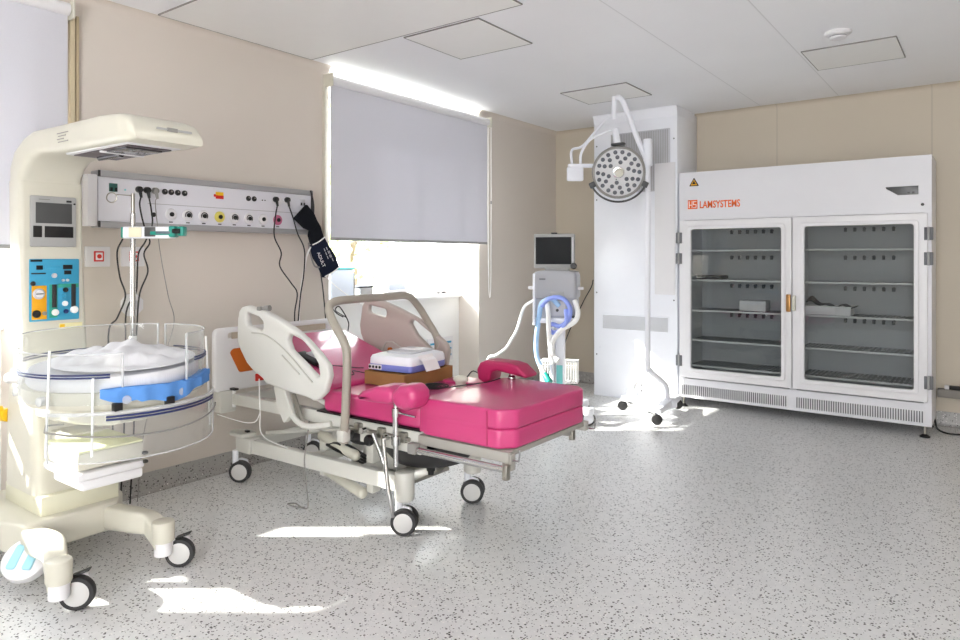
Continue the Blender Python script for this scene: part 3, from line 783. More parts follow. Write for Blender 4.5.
G(m).box((.165, -.036, .029), (.07, .02, .012), .003).build('syringe_barrel', plastic('syringe', '#5f6f78', .3), t)
G(m).box((.205, -.02, .034), (.03, .05, .052), .006).build('plunger_clamp', 'teal', t)
G(m).box((.245, -.02, .036), (.03, .045, .045), .006).build('plunger_driver', 'teal', t)
G(m).cyl((.21, -.04, .036), (.245, -.04, .036), .012, n=14).build('plunger', 'black', t)
G(m).box((.0, .03, .03), (.05, .05, .04), .006).build('pole_clamp', 'white', t)
plug_cable('black cable hanging below the left end of the syringe pump', [(1.804, 1.437), (1.775, 1.364), (1.789, 1.235), (1.818, 1.132), (1.775, 1.019), (1.73, .93), (1.75, .5), (1.76, .008)], 'black', plug=False, x=-3.70)

# mattress, sheets
g = G()
def matz(x, y): return .862 + .10 * ((x - BC.x) * -.35 + (y - BC.y) * .25)
g.rings([[(x, y, z + (matz(x, y) - .862)) for x, y in ell(k, 48)] for k, z in ((.80, .845), (.90, .848), (.93, .862), (.93, .895), (.90, .908), (.7, .912), (.3, .912), (.02, .912))])
g.build('bassinet_mattress', 'sheet', label='round white mattress in the infant warmer', cat='mattress')
def wr(u, v):
    a = u * 2 * PI; r = BR * .80 * v
    x, y = BC.x + .02 + r * math.cos(a) * 1.05, BC.y + .02 + r * math.sin(a) * 1.0
    b = .045 * math.exp(-(((x - BC.x - .02) / .13) ** 2 + ((y - BC.y - .03) / .10) ** 2)) + .012 * math.sin(x * 55 + y * 20) * math.sin(y * 40) + .01 * math.sin(x * 23 - y * 31)
    return (x, y, matz(x, y) + .062 + (b + .012) * (1 - v ** 6))
g = G(); g.surf(wr, 60, 16, .003)
g.build('crumpled_sheet', 'sheet', label='crumpled white sheet on the warmer mattress', cat='sheet', angle=80)
def bc(u, v):
    a = R(-34) + R(98) * u
    s = v * (.125 + .05 * math.sin(u * 2.2 + .4) + .012 * math.sin(u * 17))
    if s < .1: k = BR * (.80 + .25 * s / .1); z = .846 + .004 * math.sin(9 * u) + .01 * (s / .1)
    else:
        k = BR * 1.05 + .004 * math.sin(a * 24) + .006 * (s - .1); z = .856 - (s - .1) * (.9 + .35 * math.sin(u * 4.2 + .6)) * (.75 if u > .2 else .6)
    return (BC.x + k * math.cos(a), BC.y + k * math.sin(a), z)
g = G(); g.surf(bc, 40, 20, .003)
g.build('blue_drape', 'bluecloth', label='blue disposable drape hanging over the rim of the warmer tray', cat='cloth', angle=80)

# utility cart, yellow strap and folded papers at the left edge
t = thing('utility_cart', 'white utility cart half hidden behind the warmer column', 'cart', (-3.62, 1.0, 0))
for z in (.80, .36): G().bx(-3.78, -3.56, .80, 1.20, z, z + .03, .008).build('shelf', 'white', t)
for x in (-3.765, -3.575):
    for y in (.815, 1.00): G().cyl((x, y, 0), (x, y, .80), .012, n=12).build('leg', 'white', t)
t = thing('folded_papers', 'folded white papers on the utility cart', 'papers', (-3.66, 1.1, .83))
for k in range(3): G().box((-3.66, 1.10 + .01 * k, .836 + .013 * k), (.16, .15, .012), .004, rot=Matrix.Rotation(.15 * k, 3, 'Z')).build('sheet', 'paper', t)
t = thing('yellow_strap', 'yellow strap with round clip hanging on the cart by the warmer', 'strap', (-3.54, 1.17, .62))
G().tube([(-3.548, 1.05, .655), (-3.547, 1.12, .672), (-3.54, 1.195, .66)], .016, 8).build('band', 'yellow', t)
G().cyl((-3.555, 1.203, .635), (-3.52, 1.213, .635), .03, n=18, bev=.006).build('clip', 'yellow', t)

# ------------------------------------------------------------------ birthing bed
t = thing('birthing_bed', 'pink birthing bed with grey side rails in the centre of the room', 'bed', (-2.75, 2.72, 0))
NY, FY = 2.35, 3.045
# mattress sections
g = G()
def foot_block(x0, x1, z0, z1, r):
    pts = [(x0, NY), (x1, NY), (x1, FY), (x0, FY)]
    lp = fillet([(x0, NY, 0), (x1, NY, 0), (x1, FY, 0), (x0, FY, 0)], r, 5)
    g.prism([(p[0], p[1]) for p in lp], (0, 0, (z0 + z1) / 2), (1, 0, 0), (0, 1, 0), z1 - z0, bev=.014, seg=3)
lp = fillet([(-2.09, NY, 0), (-1.655, NY, 0), (-1.595, NY + .06, 0), (-1.595, FY - .05, 0), (-1.645, FY, 0), (-2.09, FY, 0)], .05, 5)
for z0, z1 in ((.6165, .70), (.535, .6175)):
    g.prism([(p[0], p[1]) for p in lp], (0, 0, (z0 + z1) / 2), (1, 0, 0), (0, 1, 0), z1 - z0, bev=.012, seg=3)
g.bx(-2.089, -1.71, NY + .0005, NY + .05, .547, .69, .004)
fc = g.build('foot_cushion', 'pink', t)
G().tube([(-1.708, NY - .0005, .545), (-1.708, NY - .0005, .69)], .003, 6, 0).build('seam', 'dkpink', fc)
g = G()
lp = fillet([(-2.76, 2.36, 0), (-2.09, 2.36, 0), (-2.09, 3.05, 0), (-2.76, 3.05, 0)], .03, 4)
g.prism([(p[0], p[1]) for p in lp], (0, 0, .605), (1, 0, 0), (0, 1, 0), .11, bev=.022, seg=3)
g.prism([(-2.42, 2.36), (-2.15, 2.355), (-2.15, 2.50), (-2.28, 2.52), (-2.42, 2.50)], (0, 0, .655), (1, 0, 0), (0, 1, 0), .035, bev=.012, fil=.03)
g.prism([(-2.42, 3.05), (-2.15, 3.055), (-2.15, 2.90), (-2.28, 2.88), (-2.42, 2.90)], (0, 0, .655), (1, 0, 0), (0, 1, 0), .035, bev=.012, fil=.03)
g.build('seat_cushion', 'pink', t)
G().bx(-2.80, -2.09, 2.355, 3.055, .542, .55).build('seat_board', 'black', t)
# backrest: inclined slab
a_ = math.atan2(.20, .62)
rot = Matrix.Rotation(a_, 3, 'Y')
g = G()
lpb = fillet([(-.34, -.33, 0), (.34, -.33, 0), (.34, .33, 0), (-.34, .33, 0)], .05, 5)
u_ = V((math.cos(a_), 0, -math.sin(a_))); c_ = V((-3.045, 2.705, .735))
g.prism([(p[0], p[1]) for p in lpb], c_, u_, (0, 1, 0), .10, bev=.025, seg=3)
br_ = g.build('backrest', 'pink', t)
G().prism([(p[0] * .96, p[1] * .96) for p in lpb], c_ - V((math.sin(a_), 0, math.cos(a_))) * .065, u_, (0, 1, 0), .03, bev=.006).build('backrest_frame', 'bedgrey', t)
# side rails
near_o = [(-3.364, .876), (-3.36, .998), (-3.347, 1.042), (-3.321, 1.065), (-3.271, 1.076), (-3.166, 1.056), (-3.132, 1.054), (-3.044, 1.031), (-2.953, 1.003), (-2.852, .964), (-2.767, .918), (-2.684, .862), (-2.614, .806), (-2.603, .753), (-2.626, .697), (-2.637, .669), (-2.684, .633), (-2.719, .62), (-2.779, .633), (-2.89, .64), (-2.992, .653), (-3.105, .665), (-3.136, .69), (-3.221, .724), (-3.278, .761), (-3.335, .826)]
h1 = [(-3.278, 1.041), (-3.2, 1.023), (-3.166, 1.017), (-3.128, .993), (-3.132, .943), (-3.278, .968)]
h2 = [(-2.928, .907), (-2.915, .932), (-2.896, .941), (-2.803, .916), (-2.743, .873), (-2.684, .807), (-2.672, .746), (-2.701, .743), (-2.803, .804), (-2.902, .86)]
r1 = G().prism(near_o, (0, 2.285, 0), (1, 0, 0), (0, 0, 1), .042, holes=(h1, h2), bev=.014, fil=.03, seg=3).build('side_rail', 'bedrail', t)
G().tube([(-3.22, 2.26, .93), (-3.10, 2.26, .925), (-2.94, 2.26, .86), (-2.72, 2.26, .715)], .004, 6).build('rail_groove', 'groove', r1)
G().tube([(-2.96, 2.26, .83), (-2.82, 2.26, .745)], .004, 6).build('rail_groove', 'groove', r1)
G().box((-3.165, 2.285, 1.062), (.03, .05, .022), .006).cyl((-3.155, 2.29, 1.06), (-3.115, 2.30, 1.066), .016, n=12).build('rail_clip', 'graywire', r1)
far_o = [(-3.282, .904), (-3.258, 1.028), (-3.219, 1.079), (-3.157, 1.087), (-2.962, 1.034), (-2.791, .974), (-2.668, .903), (-2.562, .834), (-2.543, .795), (-2.562, .7), (-2.628, .64), (-2.89, .64), (-3.141, .70), (-3.242, .795), (-3.274, .848)]
fh1 = [(-3.203, 1.035), (-3.043, 1.015), (-3.043, .961), (-3.203, .986)]
fh2 = [(-2.847, .939), (-2.819, .962), (-2.763, .944), (-2.681, .897), (-2.615, .84), (-2.628, .799), (-2.681, .794), (-2.791, .869)]
r2 = G().prism(far_o, (0, 3.13, 0), (1, 0, 0), (0, 0, 1), .042, holes=(fh1, fh2), bev=.014, fil=.03, seg=3).build('side_rail', 'railshade', t)
G().tube([(-3.10, 3.106, .72), (-3.04, 3.106, .81), (-2.98, 3.106, .815), (-2.78, 3.106, .73)], .004, 6, 0).build('rail_groove', 'groove', r2)
G().cyl((-3.0, 3.11, .765), (-3.0, 3.095, .765), .016, n=14).build('rail_knob', 'orange', r2)
# arms that carry the rails
for y, s in ((2.315, 1), (3.10, -1)):
    g = G()
    g.prism([(-3.10, .70), (-3.02, .70), (-2.93, .52), (-3.0, .46), (-3.06, .55)], (0, y, 0), (1, 0, 0), (0, 0, 1), .03, bev=.006, fil=.015)
    g.tube([(-3.0, y, .60), (-2.93, y, .50), (-2.82, y, .47), (-2.7, y + s * .05, .49)], .016, 10)
    g.build('rail_arm', 'bedgrey', t)
g = G(); g.tube([(-2.95, 2.325, .62), (-2.90, 2.325, .53), (-2.86, 2.325, .46)], .012, 8); g.build('gas_spring', 'steel', t)
# grab bar over the seat
g = G(); g.tube([(-2.519, 2.285, .44), (-2.505, 2.285, .62), (-2.495, 2.285, .84), (-2.513, 2.285, .92), (-2.600, 2.285, 1.03), (-2.635, 2.295, 1.09), (-2.635, 2.34, 1.118), (-2.65, 2.5, 1.122), (-2.672, 2.75, 1.122), (-2.687, 2.92, 1.118), (-2.70, 3.02, 1.06), (-2.68, 3.09, .96), (-2.64, 3.13, .85), (-2.645, 3.135, .70), (-2.645, 3.135, .50)], .021, 16, 8)
g.build('grab_bar', 'bar', t)
for y in (2.285, 3.135): G().box((-2.52 if y < 3 else -2.645, y, .475), (.052, .05, .06), .01).build('bar_socket', 'bedgrey', t)
# headboard
hb = rrect(2.28, 3.22, .55, .925, .045, 5)
hole = rrect(2.37, 3.12, .862, .892, .012, 3)
hd = G().prism(hb, (-3.62, 0, 0), (0, 1, 0), (0, 0, 1), .04, holes=(hole,), bev=.012, seg=3).build('headboard', plastic('headboard_white', '#e6e6e6', .4, var=.02), t)
G().prism([(2.375, .78), (2.40, .80), (2.60, .80), (2.66, .76), (2.56, .655), (2.44, .655)], (-3.597, 0, 0), (0, 1, 0), (0, 0, 1), .008, bev=.002, fil=.02).build('orange_panel', 'orange', hd, label='orange inset panel')
G().bx(-3.605, -3.594, 2.39, 3.10, .858, .896, .003).build('grip_recess', plastic('grip_beige', '#b9ad9b', .5), hd)
G().bx(-3.60, -3.59, 2.55, 2.68, .585, .63, .004).build('red_tag', 'red', hd, label='red tag')
for y in (2.36, 3.12):
    g = G().bx(-3.66, -3.585, y - .055, y + .055, .43, .56, .012); p = g.build('headboard_bracket', 'bedgrey', t)
    G().cyl((-3.575, y + .03, .46), (-3.575, y + .03, .56), .011, n=12).build('bracket_pin', 'whitetube', p); G().box((-3.575, y + .03, .565), (.05, .03, .012), .003).build('pin_cap', 'black', p)
# upper frame
g = G()
for y in (2.40, 3.01): g.bx(-3.58, -2.09, y - .022, y + .022, .475, .54, .006)
for x in (-3.56, -2.85, -2.115): g.bx(x - .025, x + .025, 2.40, 3.01, .478, .535, .006)
g.bx(-2.50, -2.10, 2.372, 2.42, .43, .535, .006); g.bx(-2.50, -2.10, 2.99, 3.04, .43, .535, .006)
g.build('upper_frame', 'bedgrey', t)
g = G()
g.cyl((-2.58, 2.36, .495), (-2.16, 2.36, .495), .011, n=12)
for x in (-2.50, -2.34, -2.2): g.box((x, 2.365, .50), (.045, .03, .05), .006)
g.build('accessory_rail', 'steel', t)
for x in (-2.53, -2.385):
    g = G()
    g.lathe([(.010, 0), (.010, .02), (.026, .022), (.028, .036), (.022, .046), (.003, .048)], (x, 2.355, .465), (0, -1, 0), 12); g.build('clamp_knob', 'black', t)
for x, z in ((-2.44, .50), (-2.29, .49)):
    G().cyl((x, 2.352, z), (x, 2.325, z), .015, n=14).build('bolt', 'chrome', t)
# foot section frame and chrome rails
g = G()
g.bx(-2.09, -1.605, 2.37, 3.02, .508, .532, .004)
for y in (2.37, 3.04): g.bx(-2.10, -1.60, y - .018, y + .018, .485, .53, .005)
g.bx(-1.64, -1.595, 2.36, 2.40, .45, .52, .006).bx(-1.73, -1.685, 3.0, 3.04, .45, .52, .006)
g.build('foot_frame', plastic('frame_grey', '#a9a69f', .4, metal=.2), t)
for y, xe in ((2.335, -1.60), (3.05, -1.69)):
    g = G(); g.cyl((-2.09, y, .465), (xe, y, .465), .0145, n=16); r_ = g.build('foot_rail', 'chrome', t)
    g = G(); g.box((xe, y, .455), (.026, .03, .065), .006); g.cyl((xe, y - .02, .435), (xe, y + .02, .435), .005, n=8); g.build('rail_clamp', 'steel', r_)
    G().box((-2.11, y, .47), (.05, .04, .05), .008).build('rail_clamp', 'graywire', r_)
for y in (2.36, 3.03):
    G().tube([(-1.585, y, .50), (-1.555, y, .50), (-1.55, y, .53), (-1.552, y, .55)], .004, 8, 0).build('wire_hook', 'chrome', t)
G().tube([(-2.235, 2.335, .50), (-2.235, 2.335, .615), (-2.23, 2.335, .62), (-2.10, 2.335, .613)], .0045, 8, 0).build('wire_loop', 'chrome', t)
# fluid bowl under the foot section
g = G()
g.lathe([(.02, -.10), (.11, -.098), (.19, -.075), (.23, -.03), (.24, .02), (.247, .024), (.247, .03), (.225, .03), (.21, -.02), (.13, -.08), (.01, -.088)], (-2.32, 2.70, .385), (0, 0, 1), 40)
bw = g.build('fluid_bowl', 'rubber', t, label='black fluid bowl')
G().cyl((-2.32, 2.70, .24), (-2.32, 2.70, .29), .022, .03, 18).cyl((-2.32, 2.70, .22), (-2.32, 2.70, .245), .016, n=14).build('bowl_drain', 'black', bw)
for y in (2.52, 2.88): G().cyl((-2.22, y, .41), (-2.22, y, .48), .012, n=10).build('bowl_hanger', 'steel', bw)
# base frame
g = G()
for y in (2.475, 3.02):
    g.rings([[(x, y + a, z + b) for a, b in rrect(-.024, .024, -.04, .04, .008, 2)] for x, z in ((-3.57, .222), (-2.30, .235))])
g.bx(-3.57, -3.52, 2.475, 3.02, .20, .26, .006).bx(-2.64, -2.59, 2.475, 3.02, .20, .26, .006).bx(-2.75, -2.70, 2.475, 3.02, .19, .25, .006).bx(-3.05, -3.0, 2.475, 3.02, .19, .25, .006)
g.build('base_frame', 'bedgrey', t)
for x, y in ((-2.295, 2.475), (-2.295, 3.02)):
    G().cyl((x, y, .155), (x, y, .30), .048, n=28, bev=.012).build('castor_housing', 'bedgrey', t)
    castor(t, (x + .012, y - .012), .064, .07, R(-60), .17, 'whitem', twin=True, hub='hub')
for x, y in ((-3.585, 2.475), (-3.585, 3.02)):
    g = G().bx(x - .045, x + .10, y - .045, y + .045, .18, .275, .014); q = g.build('castor_housing', 'bedgrey', t)
    G().prism([(-.10, -.05), (.03, -.05), (.05, .04), (-.06, .06), (-.14, .0)], (x + .02, y - .01, .285), (1, 0, 0), (0, 1, 0), .022, bev=.006, fil=.02).build('pedal_cover', 'bedgrey', q)
    G().box((x + .03, y - .01, .305), (.03, .02, .012), .003).build('pedal_button', 'black', q)
    castor(t, (x - .01, y - .03), .064, .045, R(-55), .19, 'whitem', hub='hub')
# lift columns, actuators
g = G()
for x0, x1 in ((-2.78, -2.70), (-2.60, -2.52)): g.bx(x0, x1, 2.66, 2.74, .21, .49, .006)
g.build('lift_column', 'bedgrey', t)
G().bx(-3.07, -3.02, 2.60, 2.66, .10, .36, .006).build('lift_strut', 'bedgrey', t)
G().bx(-2.65, -2.60, 2.56, 2.62, .10, .42, .006).build('lift_strut', 'bedgrey', t)
g = G().bx(-2.56, -2.44, 2.58, 2.76, .30, .44, .01); g.build('control_box', 'cream', t)
for p, q in (((-3.05, 2.60, .335), (-2.72, 2.55, .285)), ((-3.04, 2.63, .13), (-2.68, 2.56, .09))):
    g = G(); p, q = V(p), V(q); g.cyl(p, q, .03, n=18, bev=.008); g.sph(q, .03, 16); g.build('actuator', 'cream', t)
g = G(); g.sph((-2.74, 2.62, .37), (.10, .07, .045), 18); g.build('motor_cover', 'rubber', t)
for k, (y, z) in enumerate(((2.60, .33), (2.85, .31))):
    G().cyl((-3.55, y, z - .06), (-2.72, y, z + .09), .011, n=12).build('link_rod', 'bedgrey', t)
G().bx(-2.68, -2.40, 2.55, 2.95, .165, .185, .004).build('base_plate', 'steel', t)
g = G()
for k in range(4):
    z = .32 + .03 * math.sin(k * 2.1)
    g.tube([(-2.96, 2.56, .30), (-2.86, 2.53 + .02 * k, z - .02), (-2.78, 2.55, .27 + .02 * k), (-2.66, 2.57, .24 + .015 * k)], .007, 6)
g.build('wiring_loom', 'black', t)
# leg supports
def trough(c, ax_u, L, r, name, mat, open_up=True, tilt=0., parent=t):
    g = G(); c = V(c); u = V(ax_u).normalized(); w = V((0, 0, 1)).cross(u).normalized(); up = u.cross(w)
    rings = []
    n = 14
    for i in range(17):
        s = -1 + 2 * i / 16
        sc = (1 - abs(s) ** 6 * .35)
        ring = []
        A = R(78)
        outer = [(r * sc * math.sin(-A + 2 * A * j / n), -r * sc * math.cos(-A + 2 * A * j / n)) for j in range(n + 1)]
        inner = [((r - .035) * sc * math.sin(A - 2 * A * j / n), -(r - .035) * sc * math.cos(A - 2 * A * j / n)) for j in range(n + 1)]
        for a, b in outer + inner: ring.append(c + u * (s * L / 2) + w * a + up * (b + r * .6))
        rings.append(ring)
    g.rings(rings)
    return g.build(name, mat, parent, angle=60)
# near support: rounded pad with two lobes on a chrome post
g = G(); g.prism([(-2.40, .685), (-2.36, .715), (-2.27, .745), (-2.20, .752), (-2.165, .735), (-2.16, .69), (-2.20, .672), (-2.30, .668), (-2.38, .668)], (0, 2.32, 0), (1, 0, 0), (0, 0, 1), .15, bev=.022, fil=.025, seg=4)
ls = g.build('leg_support', 'pink', t)
g = G(); g.prism([(-2.175, .70), (-2.165, .735), (-2.12, .768), (-2.06, .775), (-2.025, .752), (-2.02, .71), (-2.045, .672), (-2.09, .655), (-2.14, .665)], (0, 2.30, 0), (1, 0, 0), (0, 0, 1), .13, bev=.035, fil=.03, seg=5)
g.build('leg_support_pad', 'pink', ls)
g = G(); g.cyl((-2.215, 2.33, .37), (-2.215, 2.33, .70), .0115, n=14); g.cyl((-2.215, 2.33, .60), (-2.215, 2.33, .64), .02, n=14); g.cyl((-2.215, 2.33, .47), (-2.215, 2.33, .51), .022, n=14); g.build('support_post', 'chrome', ls)
# far support: hook-shaped pad
prof = [(-.172, -.02), (-.18, .03), (-.16, .068), (-.12, .085), (.02, .084), (.075, .074), (.135, .028), (.13, .012), (.06, .022), (-.05, .034), (-.085, .024), (-.098, -.02), (-.13, -.04)]
g = G(); g.prism(prof, (-2.03, 3.00, .71), (1, 0, 0), (0, 0, 1), .12, bev=.016, fil=.02, seg=3); ls = g.build('leg_support', 'dkpink', t)
g = G(); g.cyl((-2.02, 3.0, .66), (-2.02, 3.0, .735), .014, n=14); g.sph((-2.02, 3.0, .705), .022, 14); g.build('support_post', 'chrome', ls)
# folded leg rods on the near side
for P_ in ([(-2.36, 2.325, .50), (-2.28, 2.322, .36), (-2.245, 2.32, .22), (-2.235, 2.33, .13)], [(-2.29, 2.322, .49), (-2.27, 2.32, .36), (-2.25, 2.316, .24)]):
    G().tube(P_, .0095, 10, 6).build('folded_rod', 'chrome', t)

# hand control cord looping to the floor
G().tube([(-3.14, 2.25, .69), (-3.131, 2.25, .516), (-3.15, 2.28, .38), (-3.13, 2.43, .28)], .0028, 8).tube([(-3.131, 2.252, .516), (-3.17, 2.252, .46), (-3.24, 2.252, .44), (-3.36, 2.26, .435), (-3.56, 2.27, .44)], .0022, 8).build('hand_control_cord', 'whitetube', label='white cord dangling below the head end of the near bed rail', cat='cord')
G().tube([(-2.89, 2.385, .50), (-2.905, 2.385, .42), (-2.915, 2.385, .367), (-2.935, 2.385, .258), (-2.915, 2.385, .12), (-2.90, 2.38, .02), (-2.95, 2.38, .006), (-3.03, 2.40, .006), (-3.055, 2.37, .005), (-2.99, 2.37, .005), (-2.94, 2.39, .005)], .004, 8).build('loose_cord', 'graywire', label='thin grey cord looping from the bed frame onto the floor', cat='cord')

# things lying on the bed
t = thing('cardboard_box', 'shallow brown cardboard box lying on the pink seat', 'box', (-2.52, 2.78, .66), R(0))
bxm = Matrix.Translation((-2.56, 2.80, .664)) @ Matrix.Rotation(R(1), 4, 'Z')
g = G(bxm); w_, d_, h_ = .28, .40, .07
g.box((0, 0, .004), (w_, d_, .006)); g.box((-w_ / 2, 0, h_ / 2), (.006, d_, h_)); g.box((w_ / 2, 0, h_ / 2), (.006, d_, h_)); g.box((0, -d_ / 2, h_ / 2), (w_, .006, h_)); g.box((0, d_ / 2, h_ / 2), (w_, .006, h_))
g.box((0, 0, h_ - .006), (w_ * .98, d_ * .98, .006))
g.build('carton', 'card', t)
zt = .664 + .0705
mm = Matrix.Translation((-2.562, 2.785, zt)) @ Matrix.Rotation(R(6), 4, 'Z')
t = thing('fetal_monitor', 'white and lilac fetal monitor on the cardboard box', 'medical monitor', (-2.515, 2.775, zt))
def lr(x0, x1, y0, y1): return rrect(x0, x1, y0, y1, .03, 4)
g = G(mm); g.rings([[(a, b, z) for a, b in rrect(-.135 * k, .145 * k, -.165 * k, .165 * k, .025, 4)] for k, z in ((.97, .004), (1., .01), (1., .038))]); g.build('lower_case', 'monblue', t)
g = G(mm); g.rings([[(a, b, z + .10 * (b + .165) * (1 if z > .06 else 0) * 0 + 0) for a, b in rrect(-.135 * k, .145 * k, -.165 * k, .165 * k, .03, 4)] for k, z in ((1.0, .038), (1.01, .042), (1.0, .068), (.96, .082), (.80, .090))]); g.build('upper_case', 'whitem', t)
g = G(mm); g.prism(rrect(-.08, .09, -.10, .12, .02, 3), (0, .01, .093), (1, 0, 0), (0, 1, 0), .014, bev=.005); g.build('top_panel', 'devgrey', t)
G(mm).box((.0, .03, .101), (.13, .05, .006), .002).build('paper_window', 'paper', t)
g = G(mm); g.box((-.09, -.166, .022), (.085, .006, .026), .002); q = g.build('socket_strip', 'white', t)
for k in range(4): G(mm).cyl((-.122 + .022 * k, -.166, .022), (-.122 + .022 * k, -.171, .022), .0075, n=10).build('socket', 'black', q)
G(mm).box((0, 0, .003), (.24, .29, .006)).build('rubber_base', 'black', t)
# paper strip hanging from the monitor
g = G(mm); g.surf(lambda u, v: (.14 + (.012 + .035 * v if v > .3 else .08 * v * .3), -.10 + .13 * u + .012 * v, .086 - .004 * v - (.085 * max(0, v - .12))), 8, 10, .001)
g.build('paper_strip', 'paper', label='sheet of paper hanging off the fetal monitor', cat='paper')
t = thing('transducer', 'white oval transducer with dark cable beside the cardboard box', 'transducer', (-2.21, 2.80, .67))
G().sph((-2.215, 2.815, .705), (.045, .03, .022), 20).cyl((-2.215, 2.815, .665), (-2.215, 2.815, .69), .028, n=18).build('probe', 'cream', t)
G().tube([(-2.20, 2.83, .70), (-2.235, 2.93, .725), (-2.245, 2.98, .72), (-2.25, 3.05, .685)], .003, 8).build('lead', 'rubber', t)
g = G()
for k in range(4):
    cx, cy = -2.29 + .008 * k, 2.665 + .006 * k
    g.tube([(cx + (.055 + .004 * k) * math.cos(a), cy + (.035 + .004 * k) * math.sin(a), .676 + .004 * k) for a in [2 * PI * q / 18 for q in range(18)]], .003, 6, 0, True)
g.tube([(-2.30, 2.63, .68), (-2.20, 2.60, .69), (-2.12, 2.70, .70), (-2.05, 2.82, .707), (-2.06, 2.95, .707)], .003, 6)
g.build('coiled_lead', 'rubber', label='dark coiled lead on the pink seat in front of the box', cat='cable')
g = G(); u3 = u_; n3 = V((math.sin(a_), 0, math.cos(a_)))
bc_ = c_ + n3 * .05
def onback(a, b, h): return tuple(bc_ + u3 * a + V((0, b, 0)) + n3 * h)
t = thing('remote_control', 'black hand unit with grey top lying on the pink backrest', 'remote control', onback(.06, -.22, .0))
mb = Matrix(((u3.x, 0, n3.x, bc_.x), (u3.y, 1, n3.y, bc_.y), (u3.z, 0, n3.z, bc_.z), (0, 0, 0, 1)))
G(mb).box((.03, -.235, .014), (.15, .075, .022), .006, rot=Matrix.Rotation(R(8), 3, 'Z')).build('body', 'black', t)
G(mb).box((.03, -.20, .026), (.09, .05, .012), .004, rot=Matrix.Rotation(R(8), 3, 'Z')).build('top', 'devgrey', t)
g = G(); g.tube([onback(.10, -.25, .006), onback(.15, -.24, .006), onback(.13, -.17, .006), onback(.20, -.05, .006), onback(.22, .0, .006)], .0025, 6)
g.tube([onback(.26, -.18, .006), onback(.27, -.12, .006), onback(.23, -.09, .006), onback(.28, -.03, .006), onback(.27, .03, .008), onback(.33, .08, .012)], .0025, 6)
g.build('thin_lead', 'rubber', label='thin black lead lying across the pink backrest', cat='cable')
g = G(); g.tube([(-3.55, 3.24, .93), (-3.45, 3.06, .99), (-3.38, 3.03, 1.02), (-3.31, 3.04, .93), (-3.30, 3.03, .87)], .004, 6).tube([(-3.52, 3.08, 1.01), (-3.46, 3.08, .97), (-3.40, 3.08, .95)], .004, 6)
g.build('hanging_lead', 'black', label='short black looped lead between the headboard and the far rail', cat='cable')

# ------------------------------------------------------------------ service column in the corner
KX0, KX1, KY = -3.12, -2.285, 6.07
t = thing('service_column', 'tall white ventilation column in the corner left of the glass cabinet', 'ventilation column', (-2.70, 6.33, 0))
G().bx(KX0, KX1, KY, YB - .012, 0, H - .02, .004).build('housing', 'whitem', t)
g = G(); r = .07
pr = [(KX0, KY - .0), (KX1, KY - .0)]
g.rings([[(x, y, H - .003) for x, y in ((KX0 - .002, KY - .03), (KX1 + .002, KY - .03), (KX1 + .002, YB - .08), (KX0 - .002, YB - .08))], [(x, y, H - .03) for x, y in ((KX0 - .001, KY - .01), (KX1 + .001, KY - .01), (KX1 + .001, YB - .08), (KX0 - .001, YB - .08))], [(x, y, H - .09) for x, y in ((KX0, KY - .001), (KX1, KY - .001), (KX1, YB - .08), (KX0, YB - .08))]])
g.build('top_cornice', 'whitem', t)
def slots(x0, x1, z0, z1, n, y, vertical, fill=.5):
    g = G()
    for i in range(n):
        if vertical:
            p = (x1 - x0) / n; g.bx(x0 + p * i, x0 + p * (i + fill), y - .003, y, z0, z1)
        else:
            p = (z1 - z0) / n; g.bx(x0, x1, y - .003, y, z0 + p * i, z0 + p * (i + fill))
    return g
a = G().bx(-2.94, -2.35, KY - .006, KY, 1.95, 2.52, .002).build('air_grille', 'devgrey', t, label='perforated air grille')
slots(-2.93, -2.36, 1.96, 2.51, 34, KY - .006, True, .4).build('perforation', 'bezel', a)
a = G().bx(-3.03, -2.36, KY - .006, KY, .652, .798, .002).build('air_grille', 'whitem', t, label='slotted lower air grille')
slots(-3.02, -2.37, .66, .79, 14, KY - .006, False, .35).build('slots', 'bezel', a)
G().bx(-2.495, -2.30, KY - .012, KY - .003, 1.0, 2.205, .004).build('cover_panel', 'white', t)
for x, z in ((-3.09, 2.42), (-3.09, 1.9), (-2.315, 2.42), (-2.315, 1.75), (-3.09, .40), (-2.315, .95), (-3.09, 1.0)):
    G().cyl((x, KY, z), (x, KY - .004, z), .007, n=10).build('screw', 'grille', t)

# ------------------------------------------------------------------ drying cabinet
CX0, CX1, CY0, CY1, CZ0, CZ1 = -2.265, -.355, 6.07, 6.56, .085, 2.10
t = thing('endoscope_cabinet', 'white two-door glass cabinet with orange lettering against the back wall', 'cabinet', ((CX0 + CX1) / 2, (CY0 + CY1) / 2, 0))
g = G()
g.bx(CX0, CX0 + .05, CY0, CY1, CZ0, CZ1).bx(CX1 - .05, CX1, CY0, CY1, CZ0, CZ1)
g.bx(CX0 + .0502, CX1 - .0502, CY0 + .0005, CY1, 1.672, CZ1).bx(CX0 + .0502, CX1 - .0502, CY0 + .0005, CY1, CZ0, .255).bx(CX0 + .0502, CX1 - .0502, CY1 - .03, CY1 - .001, .2552, 1.6718)
g.bx(-1.335, -1.285, CY0 + .005, CY1 - .031, .2555, 1.6715)
g.build('cabinet_body', plastic('cabinet_white', '#dfdfe3', .32, var=.015), t)
g = G(); g.bx(CX0 + .05, CX1 - .05, CY1 - .034, CY1 - .030, .255, 1.672)
g.bx(CX0 + .05, CX0 + .054, CY0 + .05, CY1 - .03, .255, 1.672).bx(CX1 - .054, CX1 - .05, CY0 + .05, CY1 - .03, .255, 1.672).bx(CX0 + .05, CX1 - .05, CY0 + .05, CY1 - .03, .255, .26)
g.build('liner', 'cabin', t)
doors = []
